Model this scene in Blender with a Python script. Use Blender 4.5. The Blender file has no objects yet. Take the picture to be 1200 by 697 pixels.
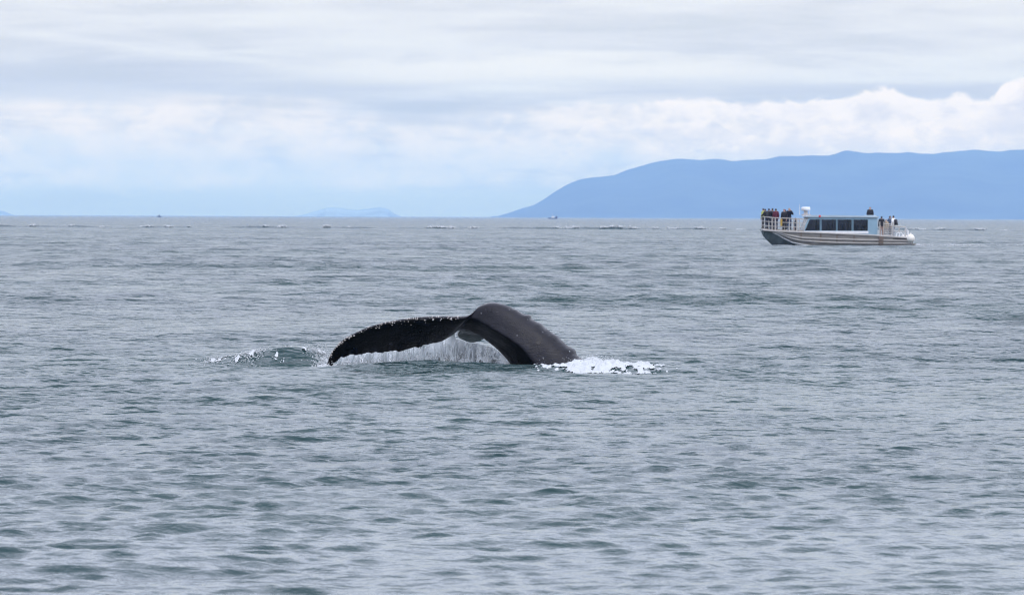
import bpy, bmesh, math, random
import numpy as np
from mathutils import Vector, Matrix, kdtree

R = math.radians
scene = bpy.context.scene
COL = scene.collection
random.seed(7)
rng = np.random.default_rng(11)

# ------------------------------------------------------------------ camera
F = 6666.7            # focal length in pixels of the 1200 px wide photograph (200 mm)
CAM_H = 2.3
PITCH = -94.4 / F
ROLL = R(0.215)
fwd = Vector((0, math.cos(PITCH), math.sin(PITCH)))
up0 = Vector((0, -math.sin(PITCH), math.cos(PITCH)))
rt0 = Vector((1, 0, 0))
rt = rt0 * math.cos(ROLL) + up0 * math.sin(ROLL)
up = up0 * math.cos(ROLL) - rt0 * math.sin(ROLL)
cam = bpy.data.cameras.new("camera")
cam.lens = 200
cam.sensor_width = 36
cam.clip_start = 0.5
cam.clip_end = 200000
cam.dof.use_dof = True
cam.dof.focus_distance = 87.0
cam.dof.aperture_fstop = 10
camo = bpy.data.objects.new("camera", cam)
COL.objects.link(camo)
M3 = Matrix((rt, up, -fwd)).transposed()
camo.matrix_world = Matrix.Translation((0, 0, CAM_H)) @ M3.to_4x4()
scene.camera = camo


def at(px, py, Y):
    """Point of the place at depth Y that the photograph shows at pixel px, py."""
    d = fwd + rt * ((px - 600) / F) + up * ((348.5 - py) / F)
    return Vector((0, 0, CAM_H)) + d * (Y / d.y)


# ------------------------------------------------------------------ node helper
class NT:
    def __init__(self, tree):
        self.t = tree
        tree.nodes.clear()

    def n(self, typ, **kw):
        nd = self.t.nodes.new(typ)
        for k, v in kw.items():
            if k.startswith("i_"):
                key = k[2:]
                key = int(key) if key.isdigit() else key.replace("_", " ")
                s = nd.inputs[key]
                if isinstance(v, bpy.types.NodeSocket):
                    self.t.links.new(v, s)
                else:
                    s.default_value = v
            else:
                setattr(nd, k, v)
        return nd

    def m(self, op, a, b=None, c=None, clamp=False):
        nd = self.n("ShaderNodeMath", operation=op, use_clamp=clamp)
        for i, v in enumerate((a, b, c)):
            if v is None:
                continue
            if isinstance(v, bpy.types.NodeSocket):
                self.t.links.new(v, nd.inputs[i])
            else:
                nd.inputs[i].default_value = v
        return nd.outputs[0]

    def ss(self, x, lo, hi, a=0.0, b=1.0):
        nd = self.n("ShaderNodeMapRange", interpolation_type='SMOOTHSTEP')
        for i, v in enumerate((x, lo, hi, a, b)):
            if isinstance(v, bpy.types.NodeSocket):
                self.t.links.new(v, nd.inputs[i])
            else:
                nd.inputs[i].default_value = v
        return nd.outputs[0]

    def noise(self, vec, scale=1.0, detail=4, rough=0.55, dist=0.0):
        nd = self.n("ShaderNodeTexNoise")
        self.t.links.new(vec, nd.inputs["Vector"])
        nd.inputs["Scale"].default_value = scale
        nd.inputs["Detail"].default_value = detail
        nd.inputs["Roughness"].default_value = rough
        nd.inputs["Distortion"].default_value = dist
        return nd.outputs["Fac"]

    def xyz(self, x, y, z):
        nd = self.n("ShaderNodeCombineXYZ")
        for i, v in enumerate((x, y, z)):
            if isinstance(v, bpy.types.NodeSocket):
                self.t.links.new(v, nd.inputs[i])
            else:
                nd.inputs[i].default_value = v
        return nd.outputs[0]

    def mix(self, fac, a, b):
        nd = self.n("ShaderNodeMix", data_type='RGBA')
        for s, v in ((nd.inputs[0], fac), (nd.inputs[6], a), (nd.inputs[7], b)):
            if isinstance(v, bpy.types.NodeSocket):
                self.t.links.new(v, s)
            else:
                s.default_value = v if not isinstance(v, tuple) or len(v) == 4 else (*v, 1)
        return nd.outputs[2]

    def curve(self, x, pts):
        nd = self.n("ShaderNodeFloatCurve")
        self.t.links.new(x, nd.inputs["Value"])
        c = nd.mapping.curves[0]
        while len(c.points) > 2:
            c.points.remove(c.points[1])
        c.points[0].location = pts[0]
        c.points[-1].location = pts[-1]
        for p in pts[1:-1]:
            c.points.new(*p)
        nd.mapping.update()
        return nd.outputs[0]


# ------------------------------------------------------------------ world: sky with layered cloud
SUN_EL, SUN_AZ = R(48), R(140)      # azimuth clockwise from +Y: right of and behind the camera
world = bpy.data.worlds.new("World")
scene.world = world
world.use_nodes = True
w = NT(world.node_tree)
sky = w.n("ShaderNodeTexSky", sky_type='NISHITA', sun_disc=False, sun_elevation=SUN_EL,
          sun_rotation=SUN_AZ, air_density=1.0, dust_density=0.4, ozone_density=1.0)
gen = w.n("ShaderNodeTexCoord").outputs["Generated"]
sx = w.n("ShaderNodeSeparateXYZ", i_0=gen)
X, Y, Z = sx.outputs
azr = w.m('ARCTAN2', X, Y)
el = w.m('ARCSINE', Z)
u = w.m('MULTIPLY', azr, 6.667)                      # one unit is 1000 photograph pixels
v = w.m('MAXIMUM', w.m('MULTIPLY', el, 66.67), 0.0)  # one unit is 100 photograph pixels
v2 = w.m('MULTIPLY', w.m('LOGARITHM', w.m('ADD', w.m('DIVIDE', v, 8.0), 1.0), math.e), 8.0)
hx = w.m('MULTIPLY', w.m('SINE', azr), 6.667)
hy = w.m('MULTIPLY', w.m('COSINE', azr), 6.667)
p_st = w.xyz(w.m('MULTIPLY', hx, 1.5), w.m('MULTIPLY', hy, 1.5), w.m('MULTIPLY', v2, 2.3))
p_fine = w.xyz(w.m('MULTIPLY', hx, 5.0), w.m('MULTIPLY', hy, 5.0), w.m('MULTIPLY', v2, 5.5))
p_lump = w.xyz(w.m('MULTIPLY', hx, 10.0), w.m('MULTIPLY', hy, 10.0), w.m('MULTIPLY', v2, 1.9))
n_st = w.noise(p_st, 1.0, 5, 0.5, 0.3)
n_fi = w.noise(p_fine, 1.0, 5, 0.55, 0.4)
n_lu = w.noise(p_lump, 1.4, 7, 0.6, 0.2)
p_puff = w.xyz(w.m('MULTIPLY', hx, 20.0), w.m('MULTIPLY', hy, 20.0), w.m('MULTIPLY', v2, 4.2))
n_pf = w.noise(p_puff, 1.2, 6, 0.6, 0.5)
streak = w.m('ADD', w.m('MULTIPLY', n_st, 0.60), w.m('MULTIPLY', n_fi, 0.40))

CL_WHITE = (9.9, 9.6, 9.4)
CL_GREY = (8.2, 7.95, 8.3)
CL_BLUE = (6.5, 6.5, 7.0)
tone = w.ss(streak, 0.36, 0.62)
# lavender grey sheet in the upper part, blue grey below it
sheet = w.mix(w.ss(v, 1.0, 2.4), CL_BLUE, CL_GREY)
cloud = w.mix(tone, sheet, CL_WHITE)
# low broken cloud on the left, with a clear strip under it
low_top = w.m('ADD', 1.25, w.m('MULTIPLY', w.m('SUBTRACT', n_st, 0.5), 1.2))
low = w.m('MULTIPLY', w.ss(w.m('SUBTRACT', low_top, v), -0.25, 0.15),
          w.ss(w.m('ADD', w.m('SUBTRACT', v, 0.34), w.m('MULTIPLY', w.m('SUBTRACT', n_lu, 0.5), 0.5)), -0.12, 0.10))
low = w.m('MULTIPLY', low, w.ss(w.m('ADD', w.m('MULTIPLY', n_lu, 0.6), w.m('MULTIPLY', n_pf, 0.4)), 0.36, 0.60, 0.3, 0.95))
cloud = w.mix(low, cloud, (13.0, 11.1, 9.8))
# blue grey band at the left between the two sheets of cloud
band = w.m('MULTIPLY', w.ss(w.m('ABSOLUTE', w.m('SUBTRACT', w.m('ADD', v, w.m('MULTIPLY', w.m('SUBTRACT', n_fi, 0.5), 0.7)), 1.62)), 0.05, 0.42, 1, 0), w.ss(u, -0.42, 0.0, 1, 0))
cloud = w.mix(w.m('MULTIPLY', band, 0.55), cloud, CL_BLUE)
gap = w.m('MULTIPLY', w.ss(w.m('ABSOLUTE', w.m('SUBTRACT', w.m('ADD', v, w.m('MULTIPLY', w.m('SUBTRACT', n_fi, 0.5), 0.4)), 1.5)), 0.0, 0.2, 1, 0), w.ss(u, 0.0, 0.2, 0, 1))
cloud = w.mix(w.m('MULTIPLY', gap, 0.5), cloud, CL_BLUE)
# the long bright bar over the middle
bar_c = w.m('ADD', 1.76, w.m('MULTIPLY', w.m('ABSOLUTE', w.m('SUBTRACT', u, 0.10)), -0.22))
bar = w.m('MULTIPLY', w.ss(w.m('ABSOLUTE', w.m('SUBTRACT', v, w.m('ADD', bar_c, w.m('MULTIPLY', w.m('SUBTRACT', n_fi, 0.5), 0.5)))), 0.02, 0.26, 1, 0),
          w.ss(w.m('ABSOLUTE', w.m('SUBTRACT', u, 0.05)), 0.12, 0.40, 1, 0))
cloud = w.mix(w.m('MULTIPLY', bar, 0.85), cloud, (11.0, 10.4, 9.8))
# cumulus bank lying on the mountain: its upper edge over azimuth
fu = w.m('ADD', w.m('MULTIPLY', u, 0.5), 0.5)
edge = w.curve(fu, [(0.0, 0.36), (0.50, 0.40), (0.535, 0.43), (0.55, 0.44), (0.565, 0.445), (0.62, 0.455), (0.69, 0.468), (0.7, 0.482), (0.715, 0.507), (0.7325, 0.468),
                    (0.75, 0.462), (0.7625, 0.475), (0.775, 0.458), (0.785, 0.505), (0.8, 0.56), (0.83, 0.58), (0.88, 0.54), (1.0, 0.45)])
edge = w.m('ADD', w.m('MULTIPLY', edge, 3.0), w.m('ADD', w.m('MULTIPLY', w.m('SUBTRACT', n_lu, 0.5), 0.26), w.m('MULTIPLY', w.m('SUBTRACT', n_pf, 0.5), 0.22)))
bank = w.ss(w.m('SUBTRACT', edge, v), -0.02, 0.05)
bank = w.m('MULTIPLY', bank, w.ss(w.m('ADD', u, w.m('ADD', w.m('MULTIPLY', w.m('SUBTRACT', n_lu, 0.5), 0.5), w.m('MULTIPLY', v, 0.04))), 0.06, 0.30))
bank_tone = w.ss(w.m('ADD', w.m('MULTIPLY', w.m('SUBTRACT', edge, v), -0.55), w.m('ADD', w.m('MULTIPLY', n_lu, 1.0), w.m('MULTIPLY', n_pf, 1.3))), 0.65, 1.25)
bankc = w.mix(bank_tone, (9.4, 8.6, 8.6), (13.1, 11.4, 10.3))
cloud = w.mix(w.ss(v, 0.12, 0.42, 0.85, 0.0), cloud, (8.6, 8.7, 7.6))
glow = w.mix(w.ss(v, 0.75, 1.35), (1.2, 1.12, 1.0), (1.0, 1.0, 1.0))
bankc = w.n("ShaderNodeMix", data_type='RGBA', blend_type='MULTIPLY', i_0=1.0, i_6=bankc, i_7=glow).outputs[2]
cloud = w.mix(w.m('MULTIPLY', bank, 0.93), cloud, bankc)
# how much of the clear sky shows between
cover = w.m('MAXIMUM', w.m('MAXIMUM', w.ss(streak, 0.30, 0.52, 0.62, 0.95), bank), low)
cover = w.m('MULTIPLY', cover, w.ss(v, 0.05, 0.5, 0.75, 1.0))
skyc = w.mix(cover, sky.outputs[0], cloud)
# an overcast sky grows brighter and a little bluer towards the zenith
lift = w.mix(w.ss(v, 3.0, 17.0), w.mix(w.ss(v, 1.6, 6.0), (1.0, 1.0, 1.0), (0.94, 1.0, 1.06)), (1.60, 1.74, 2.10))
skyc = w.n("ShaderNodeMix", data_type='RGBA', blend_type='MULTIPLY', i_0=1.0, i_6=skyc, i_7=lift).outputs[2]
bg = w.n("ShaderNodeBackground", i_Color=skyc, i_Strength=0.1)
w.n("ShaderNodeOutputWorld", i_Surface=bg.outputs[0])
world.cycles.sampling_method = 'MANUAL'
world.cycles.sample_map_resolution = 1024

sun = bpy.data.lights.new("sun", 'SUN')
sun.energy = 1.1
sun.angle = R(14)
sun.color = (1.0, 0.965, 0.92)
suno = bpy.data.objects.new("sun", sun)
COL.objects.link(suno)
sdir = Vector((math.sin(SUN_AZ) * math.cos(SUN_EL), math.cos(SUN_AZ) * math.cos(SUN_EL), math.sin(SUN_EL)))
suno.rotation_euler = sdir.to_track_quat('Z', 'Y').to_euler()

scene.view_settings.view_transform = 'Standard'
scene.view_settings.look = 'None'
scene.view_settings.gamma = 1
scene.view_settings.exposure = 0
scene.view_settings.use_curve_mapping = False
scene.render.engine = 'CYCLES'
scene.cycles.use_denoising = True
scene.cycles.filter_width = 1.1
scene.cycles.max_bounces = 6
scene.cycles.volume_bounces = 1


# ------------------------------------------------------------------ object helpers
def tag(o, label=None, cat=None, group=None, kind=None):
    for k, val in (("label", label), ("category", cat), ("group", group), ("kind", kind)):
        if val:
            o[k] = val
    return o


def empty(name, loc=(0, 0, 0), rz=0.0):
    o = bpy.data.objects.new(name, None)
    o.location = loc
    o.rotation_euler = (0, 0, rz)
    o.empty_display_size = 0.2
    COL.objects.link(o)
    return o


def mesh_obj(name, verts, faces, mat, parent=None, smooth=False, mats=None, idx=None):
    me = bpy.data.meshes.new(name)
    me.from_pydata([tuple(p) for p in verts], [], [tuple(f) for f in faces])
    for mm in (mats or ([mat] if mat else [])):
        me.materials.append(mm)
    if idx is not None:
        me.polygons.foreach_set("material_index", idx)
    if smooth:
        me.polygons.foreach_set("use_smooth", [True] * len(me.polygons))
    me.update()
    o = bpy.data.objects.new(name, me)
    COL.objects.link(o)
    if parent:
        o.parent = parent
    return o


class MB:
    """Collects simple shapes and links them as one mesh."""
    def __init__(self):
        self.v, self.f = [], []

    def add(self, vs, fs):
        b = len(self.v)
        self.v += [tuple(p) for p in vs]
        self.f += [tuple(i + b for i in f) for f in fs]
        return self

    def hexa(self, p):
        """eight corners: bottom ring of four then top ring of four"""
        return self.add(p, [(3, 2, 1, 0), (4, 5, 6, 7), (0, 1, 5, 4), (1, 2, 6, 5), (2, 3, 7, 6), (3, 0, 4, 7)])

    def box(self, a, b):
        (x0, y0, z0), (x1, y1, z1) = a, b
        return self.hexa([(x0, y0, z0), (x1, y0, z0), (x1, y1, z0), (x0, y1, z0),
                          (x0, y0, z1), (x1, y0, z1), (x1, y1, z1), (x0, y1, z1)])

    def tube(self, pts, r, n=8, r2=None):
        pts = [Vector(p) for p in pts]
        rings = []
        for i, p in enumerate(pts):
            d = (pts[min(i + 1, len(pts) - 1)] - pts[max(i - 1, 0)]).normalized()
            a = d.cross(Vector((0, 0, 1)))
            if a.length < 1e-3:
                a = d.cross(Vector((1, 0, 0)))
            a.normalize()
            b = d.cross(a)
            rr = r if r2 is None else r + (r2 - r) * i / (len(pts) - 1)
            rings.append([p + (a * math.cos(t) + b * math.sin(t)) * rr for t in [2 * math.pi * k / n for k in range(n)]])
        vs = [q for ring in rings for q in ring]
        fs = []
        for i in range(len(pts) - 1):
            for k in range(n):
                fs.append((i * n + k, i * n + (k + 1) % n, (i + 1) * n + (k + 1) % n, (i + 1) * n + k))
        fs.append(tuple(reversed(range(n))))
        fs.append(tuple(range((len(pts) - 1) * n, len(pts) * n)))
        return self.add(vs, fs)

    def lathe(self, prof, c=(0, 0, 0), n=20):
        vs, fs = [], []
        for r_, z in prof:
            for k in range(n):
                t = 2 * math.pi * k / n
                vs.append((c[0] + r_ * math.cos(t), c[1] + r_ * math.sin(t), c[2] + z))
        for i in range(len(prof) - 1):
            for k in range(n):
                fs.append((i * n + k, i * n + (k + 1) % n, (i + 1) * n + (k + 1) % n, (i + 1) * n + k))
        fs.append(tuple(reversed(range(n))))
        fs.append(tuple(range((len(prof) - 1) * n, len(prof) * n)))
        return self.add(vs, fs)

    def ball(self, c, r, n=10, m=6):
        prof = [(max(1e-4, r * math.sin(math.pi * i / m)), -r * math.cos(math.pi * i / m)) for i in range(m + 1)]
        return self.lathe(prof, c, n)

    def build(self, name, mat, parent=None, smooth=False):
        return mesh_obj(name, self.v, self.f, mat, parent, smooth)


def mat_plain(name, col, rough=0.5, metal=0.0, var=0.15, scale=3.0, spec=0.5, dirt=None):
    m = bpy.data.materials.new(name)
    m.use_nodes = True
    t = NT(m.node_tree)
    pos = t.n("ShaderNodeTexCoord").outputs["Object"]
    nz = t.noise(pos, scale, 5, 0.6)
    a = tuple(c * (1 - var) for c in col)
    b = tuple(min(1, c * (1 + var)) for c in col)
    c = t.mix(t.ss(nz, 0.3, 0.7), a, b)
    if dirt:
        sc = t.n("ShaderNodeMapping", i_Vector=pos, i_Scale=(0.35, 1.0, 3.0))
        nd = t.noise(sc.outputs[0], 2.5, 5, 0.65)
        c = t.mix(t.ss(nd, 0.46, 0.68, 0, 0.75), c, dirt)
    bs = t.n("ShaderNodeBsdfPrincipled", i_Base_Color=c, i_Roughness=rough, i_Metallic=metal)
    bs.inputs["Specular IOR Level"].default_value = spec
    t.n("ShaderNodeOutputMaterial", i_Surface=bs.outputs[0])
    return m


# ------------------------------------------------------------------ the sea
WHALE_Y = 87.1
K = 76.5                                    # photograph pixels to the metre at the whale
NW = 200
lam = np.exp(rng.uniform(math.log(0.17), math.log(9.0), NW))
th0 = R(-83)
ang = th0 + rng.normal(0, 0.44, NW)
kk = 2 * math.pi / lam
dirx, diry = np.cos(ang), np.sin(ang)
ph = rng.uniform(0, 2 * math.pi, NW)
# slope per wave train: strongest for wavelets about half a metre to two metres long
shape = np.interp(np.log(lam), np.log([0.16, 0.25, 0.4, 0.8, 1.6, 3.0, 6.0, 9.0]), [1.35, 1.35, 1.05, 0.62, 0.36, 0.27, 0.17, 0.13])
SLOPE = 0.182
amp = shape * SLOPE * math.sqrt(2.0 / np.sum(shape ** 2)) / kk


def gust(x, y):
    """Slow change of the chop over the water: calmer and rougher patches."""
    g = (0.5 * np.sin(x * 0.21 + y * 0.033 + 1.3) + 0.5 * np.sin(x * 0.083 - y * 0.061 + 0.4)
         + 0.4 * np.sin(x * 0.045 + y * 0.125 + 2.2) + 0.4 * np.sin(-x * 0.31 + y * 0.19 + 5.0))
    base = 1.0 + 0.30 * g
    rip = 0.95 * np.exp(-((y - 153 - 0.25 * x) / 11.0) ** 2) * (0.65 + 0.35 * np.tanh(x / 6.0 + 0.3))
    rip += 0.35 * np.exp(-((y - 255) / 16.0) ** 2)
    return base + rip


def local_swell(x, y):
    """The water the whale pushes up, and the long low wake far out."""
    z = np.zeros_like(x)
    def px(p):
        return (p - 600) / K
    dy = y - WHALE_Y
    # green shoulder of water left of the fluke tip
    z += 0.19 * np.exp(-((x - px(358)) / 0.42) ** 2 - ((dy - 1.1) / 0.55) ** 2)
    z += 0.14 * np.exp(-((x - px(322)) / 0.50) ** 2 - ((dy - 0.9) / 0.5) ** 2)
    z += 0.13 * np.exp(-((x - px(285)) / 0.6) ** 2 - ((dy - 0.9) / 0.5) ** 2)
    z -= 0.06 * np.exp(-((x - px(345)) / 1.0) ** 2 - ((dy + 0.6) / 0.6) ** 2)
    # smooth dark ridge in front of the arch
    z += 0.10 * np.exp(-((x - px(490)) / 1.35) ** 2 - ((dy + 1.3) / 0.55) ** 2)
    z -= 0.05 * np.exp(-((x - px(500)) / 1.3) ** 2 - ((dy + 2.6) / 0.7) ** 2)
    # heap right of the body
    z += 0.09 * np.exp(-((x - px(700)) / 0.8) ** 2 - ((dy + 0.1) / 0.6) ** 2)
    # long wake ridge about a kilometre out
    yr = 1090 + 0.035 * x
    h = 0.24 + 0.10 * np.sin(x * 0.11) + 0.09 * np.sin(x * 0.37 + 1) + 0.07 * np.sin(x * 0.91 + 2)
    z += h * np.exp(-((y - yr) / 1.5) ** 2)
    z -= 0.18 * np.exp(-((y - yr + 5) / 3.0) ** 2)
    # wake of the tour boat
    return z


def open_water(y):
    return 1.35 * np.clip((y - 90) / 140, 0, 1)


def sea_height(x, y, minlam=0.0):
    x = np.atleast_1d(np.asarray(x, float)); y = np.atleast_1d(np.asarray(y, float))
    z = np.zeros_like(x)
    for i in range(NW):
        if lam[i] >= minlam:
            z += amp[i] * (1 + open_water(y) * min(1.0, max(0.0, (lam[i] - 0.7) / 0.8))) * np.sin(kk[i] * (dirx[i] * x + diry[i] * y) + ph[i])
    return z * gust(x, y) + local_swell(x, y)


def make_sea():
    # rings: fine where the photograph looks, coarser far out and close in
    r = [1.5, 3, 6, 10, 15, 20, 25, 29]
    d = 31.0
    while d < 620:
        r.append(d); d *= 1.00105
    while d < 1075:
        r.append(d); d *= 1.0022
    while d < 1106:
        r.append(d); d += 0.55
    while d < 1500:
        r.append(d); d *= 1.0030
    while d < 39000:
        r.append(d); d *= 1.012
    r.append(39000.0)
    r = np.array(r)
    fine = np.arange(-0.150, 0.1501, 0.00104)
    side, a, st = [], 0.150, 0.0011
    while a < math.pi - 0.02:
        st = min(st * 1.12, 0.14); a += st
        if a < math.pi - 0.02:
            side.append(a)
    side = np.array(side)
    A = np.concatenate([-side[::-1], fine, side])          # azimuth from +Y
    nr, na = len(r), len(A)
    rr, aa = np.meshgrid(r, A, indexing='ij')
    x = (rr * np.sin(aa)).ravel().astype(np.float64)
    y = (rr * np.cos(aa)).ravel().astype(np.float64)
    sp_r = np.gradient(r)
    sp_a = np.gradient(A)
    sp = np.maximum(sp_r[:, None] * np.ones(na)[None, :], 0.8 * r[:, None] * sp_a[None, :]).ravel()
    g = gust(x, y)
    zx = np.zeros_like(x); dx = np.zeros_like(x); dyy = np.zeros_like(x)
    lost = np.zeros_like(x)
    tot = np.sum(shape ** 2)
    xf, yf = x, y
    order = np.argsort(-lam)
    open_ = open_water(y)      # the open water farther out is rougher
    for i in order:
        wgt = np.clip((lam[i] / sp - 2.2) / 2.0, 0, 1)
        ii = np.nonzero(wgt > 0)[0]
        lost += (1 - wgt ** 2) * shape[i] ** 2 / tot
        if len(ii) == 0:
            continue
        t = (kk[i] * (dirx[i] * xf[ii] + diry[i] * yf[ii]) + ph[i])
        a_ = amp[i] * wgt[ii] * g[ii] * (1 + open_[ii] * min(1.0, max(0.0, (lam[i] - 0.7) / 0.8)))
        s, c = np.sin(t), np.cos(t)
        zx[ii] += a_ * s
        q = 0.85
        dx[ii] += q * a_ * dirx[i] * c
        dyy[ii] += q * a_ * diry[i] * c
    z = zx + local_swell(x, y)
    co = np.stack([x + dx, y + dyy, z], 1)
    co = np.concatenate([co, [[0, 0, 0]]], 0)
    i0 = (np.arange(nr - 1)[:, None] * na + np.arange(na)[None, :])
    nxt = np.roll(np.arange(na), -1)
    i1 = (np.arange(nr - 1)[:, None] * na + nxt[None, :])
    quads = np.stack([i0, i0 + na, i1 + na, i1], -1).reshape(-1, 4)
    ctr = len(co) - 1
    tris = np.stack([np.full(na, ctr), np.arange(na), nxt], -1)
    nq, nt_ = len(quads), len(tris)
    me = bpy.data.meshes.new("sea")
    me.vertices.add(len(co))
    me.vertices.foreach_set("co", co.ravel().astype(np.float32))
    loops = np.concatenate([quads.ravel(), tris.ravel()]).astype(np.int32)
    me.loops.add(len(loops))
    me.loops.foreach_set("vertex_index", loops)
    me.polygons.add(nq + nt_)
    starts = np.concatenate([np.arange(nq) * 4, nq * 4 + np.arange(nt_) * 3]).astype(np.int32)
    me.polygons.foreach_set("loop_start", starts)
    me.polygons.foreach_set("use_smooth", np.ones(nq + nt_, dtype=bool))
    at_ = me.attributes.new("lost", 'FLOAT', 'POINT')
    at_.data.foreach_set("value", np.concatenate([np.sqrt(lost), [0]]).astype(np.float32))
    at2 = me.attributes.new("gust", 'FLOAT', 'POINT')
    at2.data.foreach_set("value", np.concatenate([g * (1 + 0.9 * np.clip((y - 250) / 500, 0, 1)), [1]]).astype(np.float32))
    me.update(calc_edges=True)
    me.validate()
    # material
    m = bpy.data.materials.new("sea_water")
    m.use_nodes = True
    t = NT(m.node_tree)
    pos = t.n("ShaderNodeNewGeometry").outputs["Position"]
    lostn = t.n("ShaderNodeAttribute", attribute_name="lost").outputs["Fac"]
    gn = t.n("ShaderNodeAttribute", attribute_name="gust").outputs["Fac"]
    mp = t.n("ShaderNodeMapping", i_Vector=pos, i_Scale=(0.7, 1.0, 1.0), i_Rotation=(0, 0, R(8)))
    ripple = t.noise(mp.outputs[0], 7.5, 3, 0.55)
    chop = t.noise(mp.outputs[0], 1.1, 4, 0.6)
    far = t.noise(t.n("ShaderNodeMapping", i_Vector=pos, i_Scale=(0.3, 0.09, 1.0)).outputs[0], 1.0, 5, 0.65)
    b1 = t.n("ShaderNodeBump", i_Height=ripple, i_Strength=1.0)
    b1.inputs["Distance"].default_value = 0.028
    b1.inputs["Filter Width"].default_value = 0.03
    hh = t.m('MULTIPLY', chop, t.m('MULTIPLY', t.m('MULTIPLY', lostn, 0.58), t.ss(far, 0.35, 0.65, 0.7, 1.3)))
    b2 = t.n("ShaderNodeBump", i_Height=hh, i_Strength=1.0, i_Normal=b1.outputs[0])
    b2.inputs["Distance"].default_value = 1.0
    b2.inputs["Filter Width"].default_value = 0.02
    # waves too small for the mesh this far out count as roughness (slope spread), rougher in gusts
    slope = t.m('MULTIPLY', t.m('MULTIPLY', lostn, gn), t.ss(far, 0.35, 0.65, 0.02, 0.055))
    rough = t.m('SQRT', t.m('ADD', slope, 0.004))
    tint = t.noise(t.n("ShaderNodeMapping", i_Vector=pos, i_Scale=(0.03, 0.02, 1.0)).outputs[0], 1.0, 3, 0.5)
    col = t.mix(t.ss(tint, 0.35, 0.65), (0.011, 0.038, 0.043), (0.011, 0.043, 0.042))
    bs = t.n("ShaderNodeBsdfPrincipled", i_Base_Color=col, i_Roughness=rough, i_IOR=1.333, i_Normal=b2.outputs[0])
    t.n("ShaderNodeOutputMaterial", i_Surface=bs.outputs[0])
    me.materials.append(m)
    o = bpy.data.objects.new("sea", me)
    COL.objects.link(o)
    tag(o, "grey green choppy sea reaching to the horizon", None, None, "structure")
    return o


make_sea()

# ------------------------------------------------------------------ far hills
def mat_hill(name, col):
    m = bpy.data.materials.new(name)
    m.use_nodes = True
    t = NT(m.node_tree)
    pos = t.n("ShaderNodeTexCoord").outputs["Object"]
    n1 = t.noise(pos, 0.0022, 7, 0.62, 0.6)
    c = t.mix(t.ss(n1, 0.35, 0.65), tuple(x * 0.75 for x in col), tuple(x * 1.3 for x in col))
    bs = t.n("ShaderNodeBsdfPrincipled", i_Base_Color=c, i_Roughness=0.9)
    t.n("ShaderNodeOutputMaterial", i_Surface=bs.outputs[0])
    return m


def ridge(name, sil, D, depth, label, col):
    """Hill range whose crest follows a skyline; it slopes down to the sea on both sides."""
    pts = [at(px, py, D) for px, py in sil]
    xs = np.array([p.x for p in pts]); zs = np.array([p.z for p in pts])
    n = 420
    X_ = np.linspace(xs[0], xs[-1], n)
    H = np.maximum(np.interp(X_, xs, zs), 0)
    rr_ = np.random.default_rng(3)
    wob = sum(rr_.normal() * np.sin(X_ * 2 * math.pi / L + rr_.uniform(0, 6)) * L * 0.0012 for L in (900, 610, 370, 230, 140, 95, 60))
    H = np.maximum(H + wob * np.clip(H / 60, 0, 1), -5)
    if len(sil) > 15:      # tree lines and the ragged underside of the cloud eat into the crest
        q_ = sum(np.abs(np.sin(X_ * math.pi / L + rr_.uniform(0, 3))) * L * 0.028 for L in (330, 175, 88))
        H = H - q_ * np.clip((X_ - X_[0] - 700) / 500, 0, 1) + 5
    rows = [-1.0, -0.8, -0.6, -0.42, -0.28, -0.15, -0.06, 0.0, 0.1, 0.3, 0.6, 1.0]
    V = []
    for s in rows:
        prof = max(0.0, 1 - abs(s)) ** 0.85
        spur = 1 + 0.25 * (1 - prof) * np.sin(X_ * 2 * math.pi / 520 + 3 * np.sin(X_ / 700)) * (prof > 0)
        hgt = H * prof * (spur if s != 0 else 1) - (3 if prof == 0 else 0)
        hgt = np.minimum(hgt, H * (0.995 if s != 0 else 1))
        for i in range(n):
            V.append((X_[i] * (D + s * depth * max(0.05, min(1, H[i] / 60))) / D, D + s * depth * max(0.05, min(1.0, H[i] / 60)), hgt[i]))
    Fc = [(j * n + i, j * n + i + 1, (j + 1) * n + i + 1, (j + 1) * n + i) for j in range(len(rows) - 1) for i in range(n - 1)]
    o = mesh_obj(name, V, Fc, mat_hill(name + "_forest", col), None, True)
    return tag(o, label, None, None, "structure")


main_sil = [(576, 256), (584, 254), (595, 251.2), (610, 246), (625, 242.3), (637.5, 235), (650, 226), (665, 217), (680, 211),
            (695, 208.7), (720, 206.2), (735, 200), (760, 192.5), (785, 187.5), (800, 186), (830, 187), (860, 187), (900, 184), (940, 180.5),
            (970, 181), (995, 177), (1030, 178), (1080, 178.5), (1125, 175.5), (1200, 175), (1300, 170), (1420, 176), (1560, 190),
            (1700, 215), (1850, 240), (1950, 257)]
ridge("mountain", main_sil, 30000, 3500, "long blue mountain with its top under cloud behind the tour boat", (0.06, 0.075, 0.06))
ridge("hills", [(345, 254), (358, 251), (382, 243.5), (395, 243), (405, 245), (418, 246.5), (432, 245), (445, 243.3), (455, 245.5), (463, 251), (470, 254)],
      36000, 2000, "faint pale hills on the horizon left of the mountain", (0.27, 0.29, 0.31))  # pale colour stands in for the thicker haze of a greater distance
ridge("hills", [(-420, 255), (-300, 238), (-200, 230), (-90, 236), (-20, 245), (4, 247.5), (14, 251), (22, 254)],
      36000, 2000, "faint pale hill end at the far left horizon", (0.22, 0.24, 0.26))  # distance haze painted into the pale base colour here too

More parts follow.
